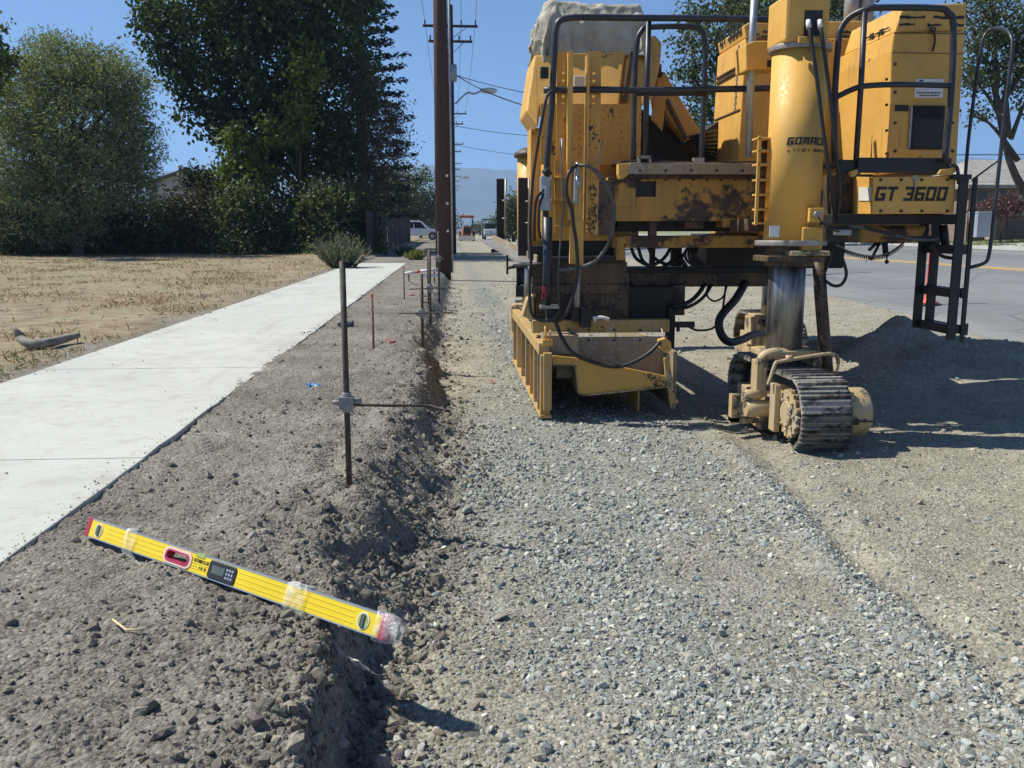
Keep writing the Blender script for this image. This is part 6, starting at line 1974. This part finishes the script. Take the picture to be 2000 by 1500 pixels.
mb.add(r0 + r1 + lo, [(0, 1, 5, 4), (1, 2, 5), (2, 3, 4, 5), (3, 0, 4), (6, 7, 1, 0), (7, 8, 2, 1), (8, 9, 3, 2), (9, 6, 0, 3), (9, 8, 7, 6)])
rf_ = obj('roof', mb, 'shingle', t)
# shingle courses as raised strips on the front slope
for k in range(1, 12):
    f_ = k / 12
    a = r0[0].lerp(r1[0], f_); b_ = r0[1].lerp(r1[1], f_)
    mb = MB(); mb.prism([a, b_, b_ + Vector((0, .03, .035)), a + Vector((0, .03, .035))], [p + Vector((0, .30, .17)) for p in (a, b_, b_, a)])
    obj('shingle_course', mb, 'shingle', rf_)
mb = MB(); mb.tube([P(1978, 348, Y + 1.2), P(1978, 328, Y + 1.2)], .05, 6); obj('vent_pipe', mb, 'steel', rf_)
for (a, b_, c_, d_) in ((1910, 372, 1929, 392), (1942, 372, 1965, 390), (2010, 372, 2050, 395)):
    w_ = pb('window', a - 1.5, b_ - 1.5, c_ + 1.5, d_ + 1.5, Y - .03, .05, 'trim', t); pb('pane', a, b_, c_, d_, Y - .045, .03, 'glass', w_)
pb('wall_pillar', 1936, 407, 1946, 468, Y - 2.2, .4, 'trim', t)
pb('wainscot', 1946, 408, 2060, 465, Y - 2.0, .2, 'stucco', t)
pb('dark_opening', 1966, 431, 2004, 462, Y - 2.03, .05, 'glass', t)
mb = MB(); pb('', 1978, 415, 2010, 421, Y - 2.3, .5, mb=mb); obj('hood_shelf', mb, 'trim', t)
# pink flowering shrub against the house
tree('flowering_shrub', 'purple pink flowering shrub against the house wall', (P(1955, 462, 38).x, 38, .95),
     [pell(1962, 402, 22, 18, 38.2, .6), pell(1985, 398, 22, 14, 38.2, .6), pell(1925, 415, 16, 20, 38.2, .6)], 2600, .12, .6, [(.11, .05, .07), (.16, .07, .10), (.08, .08, .045)], .2, .06, cat='shrub', trunk_to=tuple(P(1962, 402, 38)), limbs=False)
# bin
M['bin'] = simple('grey_blue_bin', (.30, .34, .40), .5, 0, .1, 8)
b0 = P(1911, 463, 36); t = thing('wheelie_bin', (b0.x, 36, b0.z), 'pale blue grey wheelie bin in front of the house', 'bin')
mb = MB(); mb.prism([(b0.x - .26, 35.7, b0.z), (b0.x + .26, 35.7, b0.z), (b0.x + .26, 36.25, b0.z), (b0.x - .26, 36.25, b0.z)], [(b0.x - .32, 35.62, b0.z + .95), (b0.x + .32, 35.62, b0.z + .95), (b0.x + .32, 36.3, b0.z + .95), (b0.x - .32, 36.3, b0.z + .95)]); obj('tub', mb, 'bin', t)
mb = MB(); mb.box(b0.x - .34, 35.58, b0.z + .952, b0.x + .34, 36.32, b0.z + 1.02); obj('lid', mb, 'bin', t, .02)
for s_ in (-1, 1):
    mb = MB(); mb.lathe([(.1, -.03), (.1, .03)], (b0.x + .27 * s_, 36.25, b0.z + .08), 'x', 12); obj('wheel', mb, 'rubber', t)
# driveway slab
mb = MB(); q = [(21.25, 44), (21.25, 49), (30, 49), (30, 44)]
mb = MB()
for k in range(6):
    xa, xb = 21.26 + 1.2 * k, 21.26 + 1.2 * k + 1.19
    za, zb2 = zg(xa, 34) + .03, zg(xb, 34) + .03
    mb.prism([(xa, 33, za), (xb, 33, zb2), (xb, 36.5, zb2), (xa, 36.5, za)], [(xa, 33, za - .2), (xb, 33, zb2 - .2), (xb, 36.5, zb2 - .2), (xa, 36.5, za - .2)])
tag(obj('driveway', mb, 'concrete'), 'pale concrete driveway of the house', 'driveway', kind='structure')

# ================================================================== ORANGE DELINEATOR
b0 = P(1812, 592, 14.3); zb = float(zroad(np.array([b0.x]), np.array([14.3]))[0])
M['orange'] = simple('orange_plastic', (.72, .07, .03), .45, 0, .1, 10)
t = thing('traffic_delineator', (b0.x, 14.3, zb), 'tall orange traffic delineator on the road behind the ladder', 'delineator')
mb = MB(); mb.lathe([(.17, .03), (.15, .06), (.06, .10), (.05, .16), (.035, .9), (.03, 1.12)], (b0.x, 14.3, zb), 'z', 18); obj('post', mb, 'orange', t)
mb = MB(); mb.lathe([(.22, .0), (.22, .03)], (b0.x, 14.3, zb), 'z', 8); obj('base', mb, 'rubber', t)
mb = MB(); mb.lathe([(.02, 1.12), (.035, 1.14), (.035, 1.2), (.02, 1.22)], (b0.x, 14.3, zb), 'z', 12); obj('grip', mb, 'orange', t)

# ================================================================== VEHICLES FAR DOWN THE STREET
M['carwhite'] = simple('white_car_paint', (.62, .66, .70), .25, 0, .04, 4); M['tyre'] = simple('tyre_rubber', (.02, .02, .02), .8, 0, .2, 10)
M['cargreen'] = simple('dark_green_body', (.05, .075, .065), .4, 0, .15, 4); M['tractor'] = simple('faded_orange_paint', (.38, .13, .06), .5, 0, .25, 4)
M['bumper'] = simple('chrome_bumper', (.4, .4, .4), .3, .6, .1, 6)
def wheels(t, cs, r, w, axis):
    for (x, y_, z_) in cs:
        mb = MB(); mb.lathe([(r * .6, -w / 2), (r, -w / 2 + .03), (r, w / 2 - .03), (r * .6, w / 2)], (x, y_, z_), axis, 20); wh = obj('wheel', mb, 'tyre', t)
        mb = MB(); mb.lathe([(r * .58, -w / 2 - .01), (r * .5, -w / 2 - .015), (r * .58, w / 2 + .01)], (x, y_, z_), axis, 14); obj('rim', mb, 'bumper', wh)
# white pickup, side on, nose to the right
Y = 92; zt0 = zg(-4, Y)
xn = P(852, 460, Y).x + .6          # nose
t = thing('pickup_truck', (xn - 2.8, Y, zt0), 'white crew cab pickup parked side on behind the fence', 'pickup')
def sx(u): return xn - 5.7 + u
bodyp = [(0.0, .55), (0.0, 1.1), (2.0, 1.12), (2.15, 1.12), (4.25, 1.15), (5.45, 1.05), (5.7, .85), (5.7, .5), (5.15, .45), (5.05, .75), (4.75, .88), (4.4, .75), (4.3, .45), (1.75, .45), (1.65, .75), (1.3, .88), (1.0, .75), (.9, .45)]
mb = MB(); mb.prism([(sx(u), Y - .95, zt0 + v) for u, v in bodyp], [(sx(u), Y + .95, zt0 + v) for u, v in bodyp]); obj('body', mb, 'carwhite', t, .04)
cabp = [(1.95, 1.1), (2.05, 1.85), (2.3, 1.92), (3.5, 1.90), (3.75, 1.82), (4.4, 1.14)]
mb = MB(); mb.prism([(sx(u), Y - .82 , zt0 + v) for u, v in cabp], [(sx(u), Y + .82, zt0 + v) for u, v in cabp]); obj('cab', mb, 'carwhite', t, .04)
for wp in ([(2.15, 1.2), (2.2, 1.76), (2.85, 1.78), (2.85, 1.2)], [(2.95, 1.2), (2.95, 1.78), (3.55, 1.78), (4.1, 1.2)]):
    mb = MB(); mb.prism([(sx(u), Y - .835, zt0 + v) for u, v in wp], [(sx(u), Y - .80, zt0 + v) for u, v in wp]); obj('window', mb, 'glass', t)
mb = MB(); mb.box(sx(4.1), Y - 1.08, zt0 + 1.15, sx(4.2), Y - .9, zt0 + 1.4); obj('mirror', mb, 'carwhite', t)
mb = MB(); mb.box(sx(5.68), Y - .8, zt0 + .42, sx(5.82), Y + .8, zt0 + .62); obj('bumper', mb, 'bumper', t)
wheels(t, [(sx(1.33), Y - .82, zt0 + .4), (sx(4.73), Y - .82, zt0 + .4), (sx(1.33), Y + .82, zt0 + .4), (sx(4.73), Y + .82, zt0 + .4)], .39, .26, 'y')
# orange loader tractor facing us
Y = 104; c_ = P(912, 471, Y); tx = c_.x; z0 = zg(tx, Y)
t = thing('loader_tractor', (tx, Y, z0), 'faded orange tractor with canopy coming along the trench', 'tractor')
mb = MB(); mb.box(tx - .42, Y - 1.2, z0 + .75, tx + .42, Y + .2, z0 + 1.65); mb.box(tx - .5, Y + .2, z0 + .6, tx + .5, Y + 1.6, z0 + 1.3); obj('bonnet', mb, 'tractor', t, .05)
mb = MB(); mb.box(tx - .34, Y - 1.23, z0 + .85, tx + .34, Y - 1.19, z0 + 1.55); obj('grille', mb, 'dark', t)
for s_ in (-1, 1):
    mb = MB(); mb.tube([(tx + .62 * s_, Y + .5, z0 + 1.2), (tx + .66 * s_, Y + .5, z0 + 2.6)], .045, 6); mb.tube([(tx + .62 * s_, Y + 1.5, z0 + 1.2), (tx + .66 * s_, Y + 1.5, z0 + 2.6)], .045, 6); obj('canopy_post', mb, 'dark', t)
    mb = MB(); mb.tube([(tx + .55 * s_, Y + .2, z0 + 1.5), (tx + .55 * s_, Y - 1.6, z0 + .7), (tx + .55 * s_, Y - 1.9, z0 + .4)], .07, 6); obj('loader_arm', mb, 'tractor', t)
mb = MB(); mb.box(tx - .85, Y + .1, z0 + 2.6, tx + .85, Y + 1.8, z0 + 2.9); obj('canopy', mb, 'tractor', t, .06)
mb = MB(); mb.prism([(tx - .9, Y - 2.3, z0 + .12), (tx + .9, Y - 2.3, z0 + .12), (tx + .9, Y - 2.0, z0 + .6), (tx - .9, Y - 2.0, z0 + .6)], [(tx - .9, Y - 1.8, z0 + .08), (tx + .9, Y - 1.8, z0 + .08), (tx + .9, Y - 1.7, z0 + .6), (tx - .9, Y - 1.7, z0 + .6)]); obj('bucket', mb, 'steel', t)
mb = MB(); mb.box(tx - .25, Y + .9, z0 + 1.3, tx + .25, Y + 1.4, z0 + 1.75); obj('seat', mb, 'dark', t)
wheels(t, [(tx - .75, Y - .8, z0 + .42), (tx + .75, Y - .8, z0 + .42), (tx - .78, Y + 1.1, z0 + .68), (tx + .78, Y + 1.1, z0 + .68)], .44, .32, 'x')
# dark green flatbed truck, partly behind the upright
Y = 112; c_ = P(962, 466, Y); tx = c_.x; z0 = zg(tx, Y)
t = thing('flatbed_truck', (tx, Y, z0), 'dark green and white truck parked on the verge beyond the trench', 'truck')
mb = MB(); mb.box(tx - 1.05, Y, z0 + .55, tx + 1.05, Y + 1.6, z0 + 1.3); obj('bonnet', mb, 'carwhite', t, .08)
mb = MB(); mb.box(tx - 1.0, Y + 1.6, z0 + .55, tx + 1.0, Y + 3.4, z0 + 2.05); obj('cab', mb, 'cargreen', t, .1)
mb = MB(); mb.box(tx - .85, Y + 1.57, z0 + 1.32, tx + .85, Y + 1.62, z0 + 1.92); obj('windscreen', mb, 'glass', t)
mb = MB(); mb.box(tx - 1.15, Y + 3.4, z0 + .8, tx + 1.15, Y + 7.5, z0 + 1.0); mb.box(tx - 1.15, Y + 3.4, z0 + 1.0, tx - 1.1, Y + 7.5, z0 + 2.5); mb.box(tx + 1.1, Y + 3.4, z0 + 1.0, tx + 1.15, Y + 7.5, z0 + 2.5); mb.box(tx - 1.15, Y + 3.4, z0 + 2.45, tx + 1.15, Y + 3.5, z0 + 2.6); obj('stake_bed', mb, 'cargreen', t)
for s_ in (-1, 1):
    mb = MB(); mb.lathe([(.12, -.04), (.12, 0)], (tx + .75 * s_, Y - .001, z0 + 1.0), 'y', 12); obj('headlight', mb, 'boardw', t)
mb = MB(); mb.box(tx - 1.05, Y - .15, z0 + .42, tx + 1.05, Y - .02, z0 + .62); obj('bumper', mb, 'bumper', t)
wheels(t, [(tx - .9, Y + .8, z0 + .42), (tx + .9, Y + .8, z0 + .42), (tx - .95, Y + 5.8, z0 + .42), (tx + .95, Y + 5.8, z0 + .42)], .42, .28, 'x')
